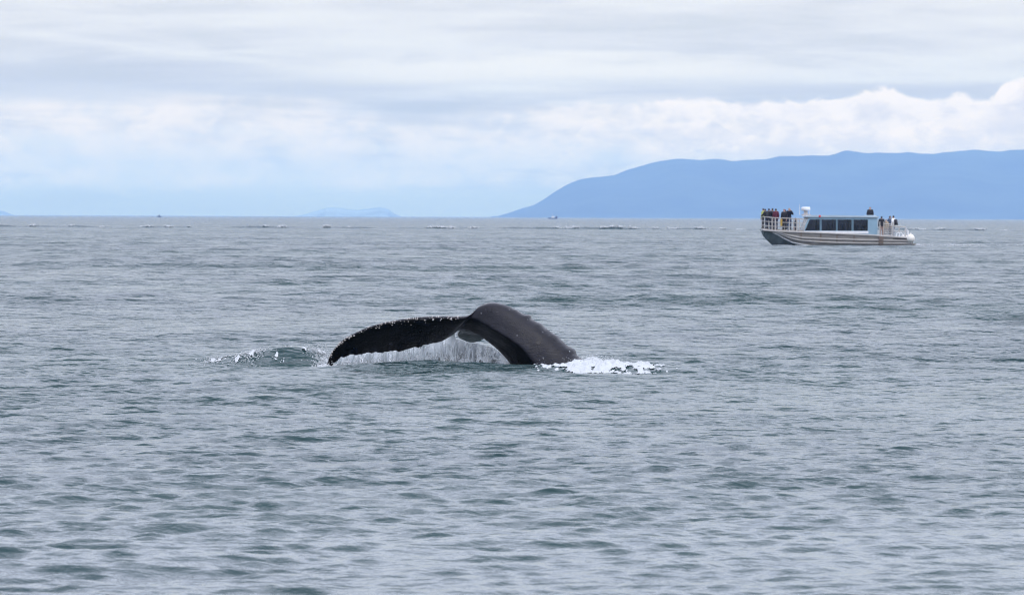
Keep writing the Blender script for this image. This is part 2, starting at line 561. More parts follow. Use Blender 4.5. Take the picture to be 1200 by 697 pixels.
# ------------------------------------------------------------------ the whale
def catmull(P, n):
    """Even resampling of rows of numbers by a Catmull-Rom curve."""
    P = np.array(P, float)
    out = []
    for i in range(len(P) - 1):
        p0, p1, p2, p3 = P[max(i - 1, 0)], P[i], P[i + 1], P[min(i + 2, len(P) - 1)]
        for t in np.linspace(0, 1, n, endpoint=False):
            out.append(0.5 * ((2 * p1) + (-p0 + p2) * t + (2 * p0 - 5 * p1 + 4 * p2 - p3) * t ** 2 + (-p0 + 3 * p1 - 3 * p2 + p3) * t ** 3))
    out.append(P[-1])
    return np.array(out)


def wl(px, py):
    p = at(px, py, WHALE_Y)
    return p.x, p.z


# stations from the deep end of the tail stock to the fluke tip:
# upper edge x y, lower edge x y (photograph), depth of upper edge, of lower edge, half thickness, blade (0 stock .. 1 fluke)
ST = [
    (760, 500, 640, 505, 0.05, 0.10, 0.46, 0.0),
    (716, 454, 617, 462, 0.05, 0.10, 0.44, 0.0),
    (682, 421, 600, 430, 0.05, 0.10, 0.42, 0.0),
    (656, 397, 587, 414, 0.05, 0.10, 0.39, 0.0),
    (632, 379, 574, 402.5, 0.05, 0.12, 0.35, 0.0),
    (611, 366.5, 561, 393.5, 0.05, 0.14, 0.31, 0.0),
    (593, 357.5, 549, 388.3, 0.05, 0.16, 0.28, 0.05),
    (576, 354.3, 538, 387.5, 0.05, 0.18, 0.25, 0.15),
    (562, 358.5, 530, 393, 0.04, 0.22, 0.21, 0.35),
    (550, 369.0, 518, 400, -0.08, 0.26, 0.16, 0.75),
    (533, 370.3, 505, 403.5, -0.14, 0.28, 0.12, 0.95),
    (512, 370.4, 491, 407, -0.17, 0.28, 0.105, 1.0),
    (490, 371.2, 474, 410.8, -0.18, 0.26, 0.10, 1.0),
    (468, 374.2, 456, 413.0, -0.18, 0.24, 0.092, 1.0),
    (448, 378.0, 440, 413.8, -0.17, 0.21, 0.084, 1.0),
    (430, 383.6, 425, 415.3, -0.15, 0.18, 0.074, 1.0),
    (414, 391.0, 411, 417.0, -0.12, 0.14, 0.062, 1.0),
    (402, 398.0, 402, 419.0, -0.09, 0.10, 0.052, 1.0),
    (392, 408.0, 395, 423.0, -0.06, 0.06, 0.042, 1.0),
    (385.5, 419.0, 390.5, 427.5, -0.03, 0.03, 0.032, 1.0),
    (383.2, 427.5, 387.0, 431.5, -0.01, 0.01, 0.02, 1.0),
]
# section outline: place along the chord, depth in half thicknesses
STOCK = [(0, .25), (.015, -.05), (.06, -.32), (.15, -.55), (.28, -.74), (.42, -.87), (.56, -.96), (.68, -1.02), (.735, -1.0), (.77, -.88), (.83, -.62),
         (.91, -.2), (.97, .1), (1, .4), (.98, .62), (.9, .85), (.75, 1.0), (.55, 1.04), (.35, .96), (.18, .8), (.07, .6), (.015, .42)]
BLADE = [(0, .0), (.012, -.42), (.045, -.75), (.10, -.95), (.18, -1.0), (.28, -.95), (.40, -.82), (.52, -.66), (.64, -.5), (.75, -.36), (.85, -.25),
         (.93, -.16), (.98, -.1), (1, .0), (.97, .12), (.88, .3), (.72, .55), (.52, .78), (.32, .95), (.16, .95), (.06, .7), (.015, .4)]
ns = 9


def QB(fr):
    """Where the painted-in lit tone of the upper skin ends along each section."""
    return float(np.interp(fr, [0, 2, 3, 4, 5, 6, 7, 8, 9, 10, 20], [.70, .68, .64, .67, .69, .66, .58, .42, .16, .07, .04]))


S = catmull(ST, ns)
prof_n = 3
SO = catmull(STOCK + [STOCK[0]], prof_n)[:-1]
BO = catmull(BLADE + [BLADE[0]], prof_n)[:-1]
npf = len(SO)
WV, WF, WP = [], [], []          # vertices, faces, (station, section) parameters
for i, s in enumerate(S):
    tx, tz = wl(s[0], s[1]); bx, bz = wl(s[2], s[3])
    bl = min(1, max(0, s[7]))
    qb = QB(i / ns)
    # knuckles along the dorsal ridge of the stock
    frac = i / ns
    if 2.0 < frac < 5.4:
        kn = 0.046 * max(0, math.sin(frac * 2 * math.pi * 1.35)) * (0.6 + 0.4 * math.sin(frac * 3.1))
    else:
        kn = 0
    nx, nz = (tx - bx), (tz - bz)
    L = math.hypot(nx, nz)
    # ragged trailing edge of the fluke
    rag = 0.012 * (0.8 * math.sin(i * 0.47) + 0.9 * math.sin(i * 0.83 + 1) * math.sin(i * 0.21) + 0.6 * math.sin(i * 1.9) * math.sin(i * 0.13 + 2)) * max(0, bl - 0.6) / 0.4 if i < len(S) - 8 else 0
    for j in range(npf):
        a = SO[j] * (1 - bl) + BO[j] * bl
        q = a[0]
        qr = q * qb / .735 if q < .735 else qb + (q - .735) * (1 - qb) / .265
        q = qr * (1 - bl) + q * bl
        e = kn * max(0, 1 - q / 0.14)
        rg = rag * max(0, (q - 0.7) / 0.3)
        xx = tx + (bx - tx) * q + nx / L * (e - rg)
        zz = tz + (bz - tz) * q + nz / L * (e - rg)
        ya = s[4] + (s[5] - s[4]) * q + a[1] * s[6]
        WV.append((xx, WHALE_Y + ya, zz))
        WP.append((frac, q, 0 if j < npf * 0.62 else 1))
nS = len(S)
for i in range(nS - 1):
    for j in range(npf):
        WF.append((i * npf + j, (i + 1) * npf + j, (i + 1) * npf + (j + 1) % npf, i * npf + (j + 1) % npf))
WF.append(tuple(range(npf)))
WF.append(tuple(reversed(range((nS - 1) * npf, nS * npf))))
# the other fluke, reaching away from the camera and drooping
FR = [(559, 383, 22, 0.07, 0.10), (558, 386, 22, 0.06, 0.5), (555, 391, 20, 0.045, 0.95), (551, 396, 18, 0.04, 1.4), (549, 400, 14, 0.03, 1.8), (549, 403.0, 8, 0.02, 2.1), (549, 404.5, 1.5, 0.01, 2.25)]
FS = catmull(FR, 6)
b0 = len(WV)
m_ = 20
for s in FS:
    for k in range(m_):
        t = 2 * math.pi * k / m_
        cx, cz = wl(s[0], s[1])
        ex = math.cos(t) * s[2] / K
        ez = math.sin(t) * s[3] * (0.6 + 0.4 * math.cos(t)) + 0.10 * math.cos(t) * -s[2] / K
        WV.append((cx + ex, WHALE_Y + s[4], cz + ez))
        WP.append((12.0, 0.5, 0))
for i in range(len(FS) - 1):
    for k in range(m_):
        WF.append((b0 + i * m_ + k, b0 + i * m_ + (k + 1) % m_, b0 + (i + 1) * m_ + (k + 1) % m_, b0 + (i + 1) * m_ + k))
WF.append(tuple(b0 + k for k in reversed(range(m_))))
WF.append(tuple(b0 + (len(FS) - 1) * m_ + k for k in range(m_)))

base = at(610, 430, WHALE_Y)
base.z = 0
tmp = mesh_obj("whale_form", [Vector(p) - base for p in WV], WF, None)
bmx = bmesh.new(); bmx.from_mesh(tmp.data)
bmesh.ops.recalc_face_normals(bmx, faces=bmx.faces)
bmx.to_mesh(tmp.data); bmx.free()
md = tmp.modifiers.new("remesh", 'REMESH')
md.mode = 'VOXEL'
md.voxel_size = 0.0125
md.use_smooth_shade = True
sm = tmp.modifiers.new("smooth", 'SMOOTH')
sm.factor = 0.5
sm.iterations = 2
dg = bpy.context.evaluated_depsgraph_get()
wme = bpy.data.meshes.new_from_object(tmp.evaluated_get(dg))
wme.name = "whale_body"
bpy.data.objects.remove(tmp)
kd = kdtree.KDTree(len(WV))
for i, p in enumerate(WV):
    kd.insert(Vector(p) - base, i)
kd.balance()
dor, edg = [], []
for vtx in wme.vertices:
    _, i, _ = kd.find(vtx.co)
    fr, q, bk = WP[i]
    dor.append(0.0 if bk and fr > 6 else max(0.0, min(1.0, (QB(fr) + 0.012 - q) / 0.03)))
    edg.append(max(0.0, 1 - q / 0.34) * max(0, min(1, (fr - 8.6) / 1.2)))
for nm, arr in (("lit_dorsal", dor), ("edge", edg)):
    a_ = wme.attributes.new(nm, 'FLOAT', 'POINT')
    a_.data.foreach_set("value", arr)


def mat_whale():
    m = bpy.data.materials.new("whale_skin")
    m.use_nodes = True
    t = NT(m.node_tree)
    pos = t.n("ShaderNodeTexCoord").outputs["Object"]
    lit_n = t.n("ShaderNodeAttribute", attribute_name="lit_dorsal").outputs["Fac"]
    edgn = t.n("ShaderNodeAttribute", attribute_name="edge").outputs["Fac"]
    n1 = t.noise(pos, 5, 6, 0.65)
    n2 = t.noise(pos, 38, 4, 0.6)
    lit_c = t.mix(t.ss(n1, 0.3, 0.7), (0.007, 0.007, 0.011), (0.016, 0.016, 0.023))
    shade_c = t.mix(t.ss(n1, 0.35, 0.7), (0.003, 0.003, 0.004), (0.008, 0.008, 0.009))
    c = t.mix(lit_n, shade_c, lit_c)  # shading painted in: paler on the lit top, near black on the shaded underside
    # pale scars and barnacle scatter along the leading edge
    vo = t.n("ShaderNodeTexVoronoi", i_Vector=pos, i_Scale=24.0)
    sp = t.m('MULTIPLY', t.ss(vo.outputs["Distance"], 0.13, 0.24, 1, 0), t.ss(n2, 0.46, 0.58))
    sp = t.m('MULTIPLY', sp, edgn, clamp=True)
    c = t.mix(t.m('MULTIPLY', sp, 0.85), c, (0.42, 0.40, 0.40))
    st = t.n("ShaderNodeMapping", i_Vector=pos, i_Scale=(3.0, 3.0, 26.0), i_Rotation=(0, R(35), 0))
    scr = t.noise(st.outputs[0], 2.0, 3, 0.5)
    c = t.mix(t.m('MULTIPLY', t.ss(scr, 0.70, 0.78), 0.35), c, (0.22, 0.22, 0.24))
    vo2 = t.n("ShaderNodeTexVoronoi", i_Vector=pos, i_Scale=5.5)
    spot = t.m('MULTIPLY', t.ss(vo2.outputs["Distance"], 0.04, 0.085, 1, 0), lit_n)
    c = t.mix(t.m('MULTIPLY', spot, 0.5), c, (0.25, 0.26, 0.29))
    wr = t.noise(t.n("ShaderNodeMapping", i_Vector=pos, i_Scale=(4.0, 4.0, 14.0), i_Rotation=(0, R(-40), 0)).outputs[0], 2.2, 4, 0.6)
    bh = t.m('ADD', t.m('MULTIPLY', n1, 1.0), t.m('ADD', t.m('MULTIPLY', n2, 0.28), t.m('MULTIPLY', wr, 0.8)))
    bp = t.n("ShaderNodeBump", i_Height=bh, i_Strength=1.0)
    bp.inputs["Distance"].default_value = 0.010
    bs = t.n("ShaderNodeBsdfPrincipled", i_Base_Color=c, i_Roughness=t.ss(n1, 0.3, 0.7, 0.26, 0.50), i_Normal=bp.outputs[0])
    bs.inputs["Specular IOR Level"].default_value = 0.22
    t.n("ShaderNodeOutputMaterial", i_Surface=bs.outputs[0])
    return m


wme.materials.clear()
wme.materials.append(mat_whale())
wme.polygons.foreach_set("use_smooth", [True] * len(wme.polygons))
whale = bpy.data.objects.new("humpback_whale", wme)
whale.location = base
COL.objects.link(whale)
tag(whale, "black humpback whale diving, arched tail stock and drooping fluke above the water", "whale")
# barnacles sitting along the leading edge
bar_mat = mat_plain("barnacle_shell", (0.42, 0.39, 0.37), 0.8, var=0.35, scale=30)
bb = MB()
for _ in range(170):
    f_ = random.uniform(9.6, 19.2)
    i = int(f_ * ns)
    j0 = random.choice([0, 1, 2, 3, 4, 5, 6, 7]) + int(abs(random.gauss(0, 3)))
    p = Vector(WV[i * npf + min(j0, 20)]) - base
    rr_ = random.choice((0.004, 0.005, 0.006, 0.008, 0.011))
    bb.lathe([(rr_ * 1.3, -rr_), (rr_, rr_ * 0.4), (rr_ * 0.45, rr_ * 0.9)], p, 6)
o = bb.build("barnacles", bar_mat, whale)
o["kind"] = "stuff"


# ------------------------------------------------------------------ white water
def mat_foam(name, col, trans=0.0):
    m = bpy.data.materials.new(name)
    m.use_nodes = True
    t = NT(m.node_tree)
    pos = t.n("ShaderNodeNewGeometry").outputs["Position"]
    n1 = t.noise(pos, 9, 5, 0.6)
    c = t.mix(t.ss(n1, 0.3, 0.7), tuple(x * 0.9 for x in col), col)
    bs = t.n("ShaderNodeBsdfPrincipled", i_Base_Color=c, i_Roughness=0.55)
    if trans:
        bs.inputs["Transmission Weight"].default_value = trans
        bs.inputs["IOR"].default_value = 1.12
        bs.inputs["Roughness"].default_value = 0.35
    t.n("ShaderNodeOutputMaterial", i_Surface=bs.outputs[0])
    return m


foam_mat = mat_foam("foam_froth", (0.53, 0.555, 0.57))
drip_mat = bpy.data.materials.new("falling_water")
drip_mat.use_nodes = True
_t = NT(drip_mat.node_tree)
_n = _t.noise(_t.n("ShaderNodeNewGeometry").outputs["Position"], 14, 4, 0.6)
_c = _t.mix(_t.ss(_n, 0.3, 0.7), (0.86, 0.90, 0.92), (0.94, 0.96, 0.97))
_d = _t.n("ShaderNodeBsdfPrincipled", i_Base_Color=_c, i_Roughness=0.35)
_l = _t.n("ShaderNodeBsdfTranslucent", i_Color=_c)
_t.n("ShaderNodeOutputMaterial", i_Surface=_t.n("ShaderNodeMixShader", i_0=0.30, i_1=_d.outputs[0], i_2=_l.outputs[0]).outputs[0])

ICO_V, ICO_F = [], []
_b = bmesh.new()
bmesh.ops.create_icosphere(_b, subdivisions=1, radius=1.0)
ICO_V = np.array([v_.co[:] for v_ in _b.verts]); ICO_F = np.array([[v_.index for v_ in f.verts] for f in _b.faces])
_b.free()


def blobs(name, P, rad, mat, label, sq=0.6, cat=None):
    """Froth: many small uneven bubbles clumps as one mass."""
    n = len(P)
    P = np.asarray(P); rad = np.asarray(rad)
    jit = rng.uniform(0.7, 1.3, (n, len(ICO_V), 1))
    V = P[:, None, :] + ICO_V[None] * rad[:, None, None] * jit * np.array([1.25, 1.0, sq])[None, None]
    Fc = (ICO_F[None] + (np.arange(n) * len(ICO_V))[:, None, None]).reshape(-1, 3)
    o = mesh_obj(name, V.reshape(-1, 3), Fc.tolist(), mat, None, True)
    return tag(o, label, cat, None, "stuff")


def froth_points(px0, px1, d0, d1, n, dens, rise=0.0, rmin=0.008, rmax=0.035, xy=None):
    """Scatter over a patch of water given in photograph columns and metres behind the whale."""
    P, Rr = [], []
    x = (rng.uniform(px0, px1, n) - 600) / K
    d = rng.uniform(d0, d1, n)
    pxs = x * K + 600
    pr = dens(pxs, d)
    keep = rng.uniform(0, 1, n) < pr
    x, d, pr = x[keep], d[keep], pr[keep]
    z = sea_height(x, WHALE_Y + d)
    r_ = rng.uniform(rmin, rmax, len(x)) * (0.5 + 0.7 * pr)
    z = z + rise * pr * np.abs(rng.normal(0, 0.6, len(x))) + 0.3 * r_
    return np.stack([x, WHALE_Y + d, z], 1), r_


def vnoise(x, y, s, seed):
    """Cheap smooth noise for clumping."""
    q = np.random.default_rng(seed)
    out = 0
    for _ in range(9):
        a = q.uniform(0, 2 * math.pi); f_ = s * q.uniform(0.5, 1.6)
        out = out + np.sin((x * math.cos(a) + y * math.sin(a)) * f_ + q.uniform(0, 6))
    return out / 3.0


def g(x, c, s):
    return np.exp(-((x - c) / s) ** 2)


def foam_sheet(px0, px1, d0, d1, step, mask, rise, seed):
    """White water lying on the sea: a lumpy skin with holes, thicker where the mask is strong. Returns verts, faces."""
    xs = np.arange((px0 - 600) / K, (px1 - 600) / K, step)
    ds = np.arange(d0, d1, step * 1.6)
    xx, dd = np.meshgrid(xs, ds, indexing='ij')
    m_ = mask(xx * K + 600, dd)
    fb = (0.7 * vnoise(xx, dd * 0.30, 8.0, seed) + 0.8 * vnoise(xx, dd * 0.35, 22.0, seed + 1) + 0.5 * vnoise(xx, dd * 0.6, 60.0, seed + 2) + 0.35 * vnoise(xx, dd, 120.0, seed + 7))
    lump = (np.abs(vnoise(xx, dd, 13.0, seed + 3)) + 0.45 * np.abs(vnoise(xx, dd, 30.0, seed + 4)) + 0.10 * np.abs(vnoise(xx, dd, 80.0, seed + 5)))
    val = np.where(m_ > 0.02, m_ * 1.9 + fb * 0.5 - 0.72, -1)
    z = sea_height(xx.ravel(), (WHALE_Y + dd).ravel(), 0.27).reshape(xx.shape)
    z = z + 0.004 + np.clip(val, 0, 1.2) * (0.025 + rise * m_ ** 2) * (0.35 + 0.8 * lump)
    n0, n1 = xx.shape
    V = np.stack([xx, WHALE_Y + dd, z], -1).reshape(-1, 3)
    ok = val > 0
    q = ok[:-1, :-1] & ok[1:, :-1] & ok[1:, 1:] & ok[:-1, 1:]
    ii, jj = np.nonzero(q)
    a_ = ii * n1 + jj
    Fq = np.stack([a_, a_ + n1, a_ + n1 + 1, a_ + 1], -1)
    used, inv = np.unique(Fq, return_inverse=True)
    return V[used], inv.reshape(-1, 4)


def foam_object(label, sheets, drops, rads):
    V, Fc, n = [], [], 0
    for sv, sf in sheets:
        V.append(sv); Fc += (sf + n).tolist(); n += len(sv)
    P = np.asarray(drops); rad = np.asarray(rads)
    k_ = len(P)
    jit = rng.uniform(0.7, 1.3, (k_, len(ICO_V), 1))
    bv = P[:, None, :] + ICO_V[None] * rad[:, None, None] * jit * np.array([1.2, 1.0, 0.9])[None, None]
    V.append(bv.reshape(-1, 3))
    Fc += ((ICO_F[None] + (np.arange(k_) * len(ICO_V))[:, None, None]).reshape(-1, 3) + n).tolist()
    o = mesh_obj("foam", np.concatenate(V), Fc, foam_mat, None, True)
    return tag(o, label, None, None, "stuff")


def spray_points(c, s, d, sd, z0, sz, n, r0, r1):
    x = (rng.normal(c, s, n) - 600) / K
    dd = rng.normal(d, sd, n)
    z = sea_height(x, WHALE_Y + dd) + z0 + np.abs(rng.normal(0, sz, n))
    return np.stack([x, WHALE_Y + dd, z], 1), rng.uniform(r0, r1, n)


# right of the body: a low broad patch of white water, highest against the body
def m_right(p, d):
    along = np.clip((p - 618) / 60, 0, 1) * np.clip((796 - p) / 45, 0, 1) * (1 - 0.42 * g(p, 728, 20))
    back = 0.55 - 0.8 * np.clip((p - 720) / 30, 0, 1) + 0.7 * np.clip((p - 745) / 20, 0, 1)
    front = -3.9 + 1.2 * np.clip((p - 740) / 45, 0, 1) + 1.2 * np.clip((680 - p) / 40, 0, 1)
    across = np.clip((d - front) / 2.0, 0, 1) ** 0.7 * np.clip((back + 0.3 - d) / 0.5, 0, 1)
    return along * across


def m_heap(p, d):
    return np.clip(1.1 * g(p, 696, 26) * g(d, 0.2, 0.45), 0, 1)


sh1 = foam_sheet(612, 796, -4.2, 1.4, 0.011, m_right, 0.012, 1)
sh2 = foam_sheet(655, 745, -0.6, 1.0, 0.010, m_heap, 0.030, 21)
pa, ra = spray_points(697, 14, 0.15, 0.3, 0.02, 0.06, 420, 0.003, 0.009)
pb, rb = spray_points(765, 14, -0.6, 0.6, 0.0, 0.03, 260, 0.002, 0.006)
px_, rx_ = spray_points(700, 24, 0.1, 0.5, 0.03, 0.05, 1800, 0.0016, 0.0035)
pb, rb = np.concatenate([pb, px_]), np.concatenate([rb, rx_])
foam_object("low white foam spreading over the water right of the whale's tail stock", [sh1, sh2], np.concatenate([pa, pb]), np.concatenate([ra, rb]))


# left of the fluke tip: froth at the tip, on the green shoulder and on the wavelets beyond
def m_tip(p, d):
    return np.clip(0.75 * g(p, 379, 9) * g(d, 0.1, 0.7), 0, 1)


def m_crest(p, d):
    return np.clip(0.42 * g(p, 368, 17) * g(d, 1.35, 0.35), 0, 1)


def m_far(p, d):
    return np.clip(0.43 * (g(p, 292, 18) + 0.55 * g(p, 245, 16) + 0.35 * g(p, 330, 12)) * g(d, 0.95, 0.45), 0, 1)


sa = foam_sheet(352, 404, -1.0, 1.3, 0.010, m_tip, 0.04, 41)
sb2 = foam_sheet(325, 405, 0.4, 2.2, 0.010, m_crest, 0.04, 51)
sc2 = foam_sheet(205, 350, -0.4, 2.2, 0.011, m_far, 0.03, 61)
pa, ra = spray_points(379, 6, 0.2, 0.3, 0.03, 0.09, 520, 0.003, 0.008)
pb, rb = spray_points(370, 9, 1.35, 0.25, 0.02, 0.07, 330, 0.003, 0.008)
for c_, s_, d_, n_ in ((292, 11, 0.95, 420), (248, 12, 0.9, 160), (370, 9, 1.35, 260), (380, 7, 0.0, 500)):
    px_, rx_ = spray_points(c_, s_, d_, 0.35, -0.004, 0.018, n_, 0.004, 0.012)
    pa, ra = np.concatenate([pa, px_]), np.concatenate([ra, rx_])
foam_object("broken white foam around and left of the drooping fluke tip", [sa, sb2, sc2], np.concatenate([pa, pb]), np.concatenate([ra, rb]))
# where the run-off lands under the arch
def m_land(p, d):
    return np.clip(np.clip((p - 396) / 40, 0, 1) * np.clip((604 - p) / 12, 0, 1) * (g(d, 0.45, 0.35) * 0.75 + 0.5 * g(d, 1.2, 0.6) * np.clip((p - 480) / 50, 0, 1)), 0, 1)


sd2 = foam_sheet(388, 606, -0.4, 2.4, 0.011, m_land, 0.035, 71)
pa, ra = spray_points(500, 45, 0.6, 0.3, 0.02, 0.06, 400, 0.003, 0.008)
foam_object("white froth on the water under the arch of the whale's fluke", [sd2], pa, ra)

# the sheet of water running off the trailing edge
low_x = np.array([s[2] for s in S])[::-1]; low_y = np.array([s[3] for s in S])[::-1]
o_ = np.argsort(low_x)
low_x, low_y = low_x[o_], low_y[o_]


def trailing(px):
    if px < 532:
        return float(np.interp(px, low_x, low_y))
    return float(np.interp(px, [532, 545, 560, 575, 590, 600], [397, 402, 404, 408, 416, 425]))


dv, df = [], []
nd = 0
cl_ph = np.random.default_rng(5)
while nd < 1100:
    px = random.uniform(396, 600)
    cw = 0.5 + 0.5 * math.sin(px * 0.61) * math.sin(px * 0.23 + 1) + 0.3 * math.sin(px * 1.3 + 2 * math.sin(px * 0.11))
    right = min(1, max(0, (px - 490) / 50))
    if random.random() > max(0.12, cw) * (0.75 + 0.5 * right):
        continue
    nd += 1
    y0 = trailing(px) - 1.0
    dep = random.uniform(0.2, 0.5) + right * random.uniform(0, 0.9)
    top = at(px, y0 + (0 if random.random() < 0.6 else random.uniform(0, 12)), WHALE_Y + dep)
    bot = at(px + random.gauss(-0.6, 1.6), min(430.5, 429 + random.uniform(-1, 2)) if random.random() < 0.7 else random.uniform(y0 + 5, 429), WHALE_Y + dep + 0.1)
    if bot.z > top.z - 0.02:
        bot.z = top.z - 0.03
    r_ = random.choice((0.003, 0.004, 0.006, 0.009, 0.014)) * random.uniform(0.7, 1.2) * (1 + 0.4 * right)
    nseg = 6
    b_ = len(dv)
    pw = random.uniform(0, 6)
    for i in range(nseg + 1):
        f_ = i / nseg
        c_ = top.lerp(bot, f_)
        wob = 0.006 * math.sin(pw + 5 * f_)
        rr_ = r_ * (0.35 + 0.9 * f_ ** 0.6) * (0.6 + 0.4 * abs(math.sin(pw * 3 + 9 * f_)))
        if i == nseg:
            rr_ *= 0.3
        for k in range(5):
            t = 2 * math.pi * k / 5
            dv.append((c_.x + wob + rr_ * math.cos(t), c_.y + rr_ * math.sin(t), c_.z))
    for i in range(nseg):
        for k in range(5):
            df.append((b_ + i * 5 + k, b_ + i * 5 + (k + 1) % 5, b_ + (i + 1) * 5 + (k + 1) % 5, b_ + (i + 1) * 5 + k))
# the torn curtain between the strands
for lay_, (x0_, x1_, dep0) in enumerate(((396, 600, 0.30), (400, 602, 0.55), (500, 603, 1.0))):
    nx_, nz_ = int((x1_ - x0_) * 1.6), 34
    pxs_ = np.linspace(x0_, x1_, nx_)
    ff_ = np.linspace(0, 1, nz_)
    gx, gf = np.meshgrid(pxs_, ff_, indexing='ij')
    fold = 0.05 * vnoise(gx * 0.09, gf * 0.7, 3.0, 81 + lay_)
    st_ = vnoise(gx * 0.06 + 0.25 * gf, gf * 0.22, 9.0, 84 + lay_) + 0.8 * vnoise(gx * 0.06 + 0.3 * gf, gf * 0.5, 24.0, 87 + lay_) + 0.4 * vnoise(gx * 0.07, gf * 3, 6.0, 90 + lay_)
    rgt = np.clip((gx - 500) / 60, 0, 1)
    keep = st_ > 0.10 - 0.45 * gf ** 2 - 0.75 * rgt + 0.25 * lay_
    b_ = len(dv)
    for i in range(nx_):
        y0 = trailing(pxs_[i]) - 1.5
        for j in range(nz_):
            p_ = at(pxs_[i] + 1.2 * math.sin(i * 0.5 + j * 0.2), y0 + (430.5 - y0) * ff_[j], WHALE_Y + dep0 + fold[i, j] + 0.10 * ff_[j])
            dv.append(p_[:])
    for i in range(nx_ - 1):
        for j in range(nz_ - 1):
            if keep[i, j] and keep[i + 1, j + 1]:
                df.append((b_ + i * nz_ + j, b_ + i * nz_ + j + 1, b_ + (i + 1) * nz_ + j + 1, b_ + (i + 1) * nz_ + j))
tag(mesh_obj("falling_water", dv, df, drip_mat, None, True), "streams of water pouring off the fluke's trailing edge", None, None, "stuff")
# spray and froth where it lands, under the arch
Pn, Rn = [], []
while len(Pn) < 12000:
    px = random.uniform(392, 602)
    right = min(1, max(0, (px - 480) / 60))
    y0 = trailing(px)
    f_ = random.random() ** (0.55 - 0.15 * right)
    cw = 0.6 + 0.4 * math.sin(px * 0.31 + 2) + 0.3 * math.sin(px * 0.83 + f_ * 3)
    if random.random() > (0.16 + 0.84 * f_ ** 3 + 0.55 * right) * max(0.1, cw):
        continue
    py = y0 + 1 + f_ * (430.0 - y0)
    p = at(px, py, WHALE_Y + random.uniform(0.25, 0.6) + right * random.uniform(0, 1.0))
    Pn.append(p[:]); Rn.append(random.uniform(0.003, 0.010) * (0.7 + 0.8 * f_))
blobs("spray", np.array(Pn), np.array(Rn), mat_foam("spray_drops", (0.90, 0.92, 0.93)), "white spray under the arch of the whale's fluke", 0.95)

# small breaking crests on the far wake line
Pw, Rw = [], []
for (px, wpx, hpx, nn) in [(40, 6, 3.2, 60), (85, 3, 2, 20), (120, 5, 1.2, 14), (172, 9, 1.6, 40), (198, 6, 1.8, 40), (222, 3, 1.2, 10), (312, 5, 1.6, 25), (331, 6, 2.6, 50),
                           (383, 6, 2.6, 50), (410, 4, 1, 10), (505, 5, 2.4, 60), (516, 9, 2.6, 80), (529, 6, 3, 70), (555, 8, 2.2, 60), (652, 6, 3, 60), (664, 5, 2.4, 50), (672, 6, 3, 60), (706, 7, 2, 50),
                           (716, 5, 2.4, 40), (726, 4, 2.2, 40), (741, 9, 2.4, 70), (768, 4, 1.6, 25), (791, 10, 2.2, 70), (819, 8, 2.4, 60), (845, 7, 1.8, 40), (868, 6, 1.6, 30), (1078, 10, 1.8, 60),
                           (1102, 7, 1.6, 40), (1150, 8, 1.6, 40), (1180, 6, 1.2, 20)]:
    x0 = (px - 600) / F * 1090
    for _ in range(int(nn * 1.0)):
        x = x0 + random.gauss(0, wpx / 6.1 * 0.42)
        yy = 1090 + 0.035 * x + random.uniform(-0.9, 0.3)
        z = float(local_swell(np.array([x]), np.array([yy]))[0])
        Pw.append((x, yy, z + abs(random.gauss(0, 0.3)) * hpx / 6.1)); Rw.append(random.uniform(0.07, 0.17))
blobs("whitecaps", np.array(Pw), np.array(Rw), foam_mat, "row of small white breaking crests along the far wake line", 0.7)

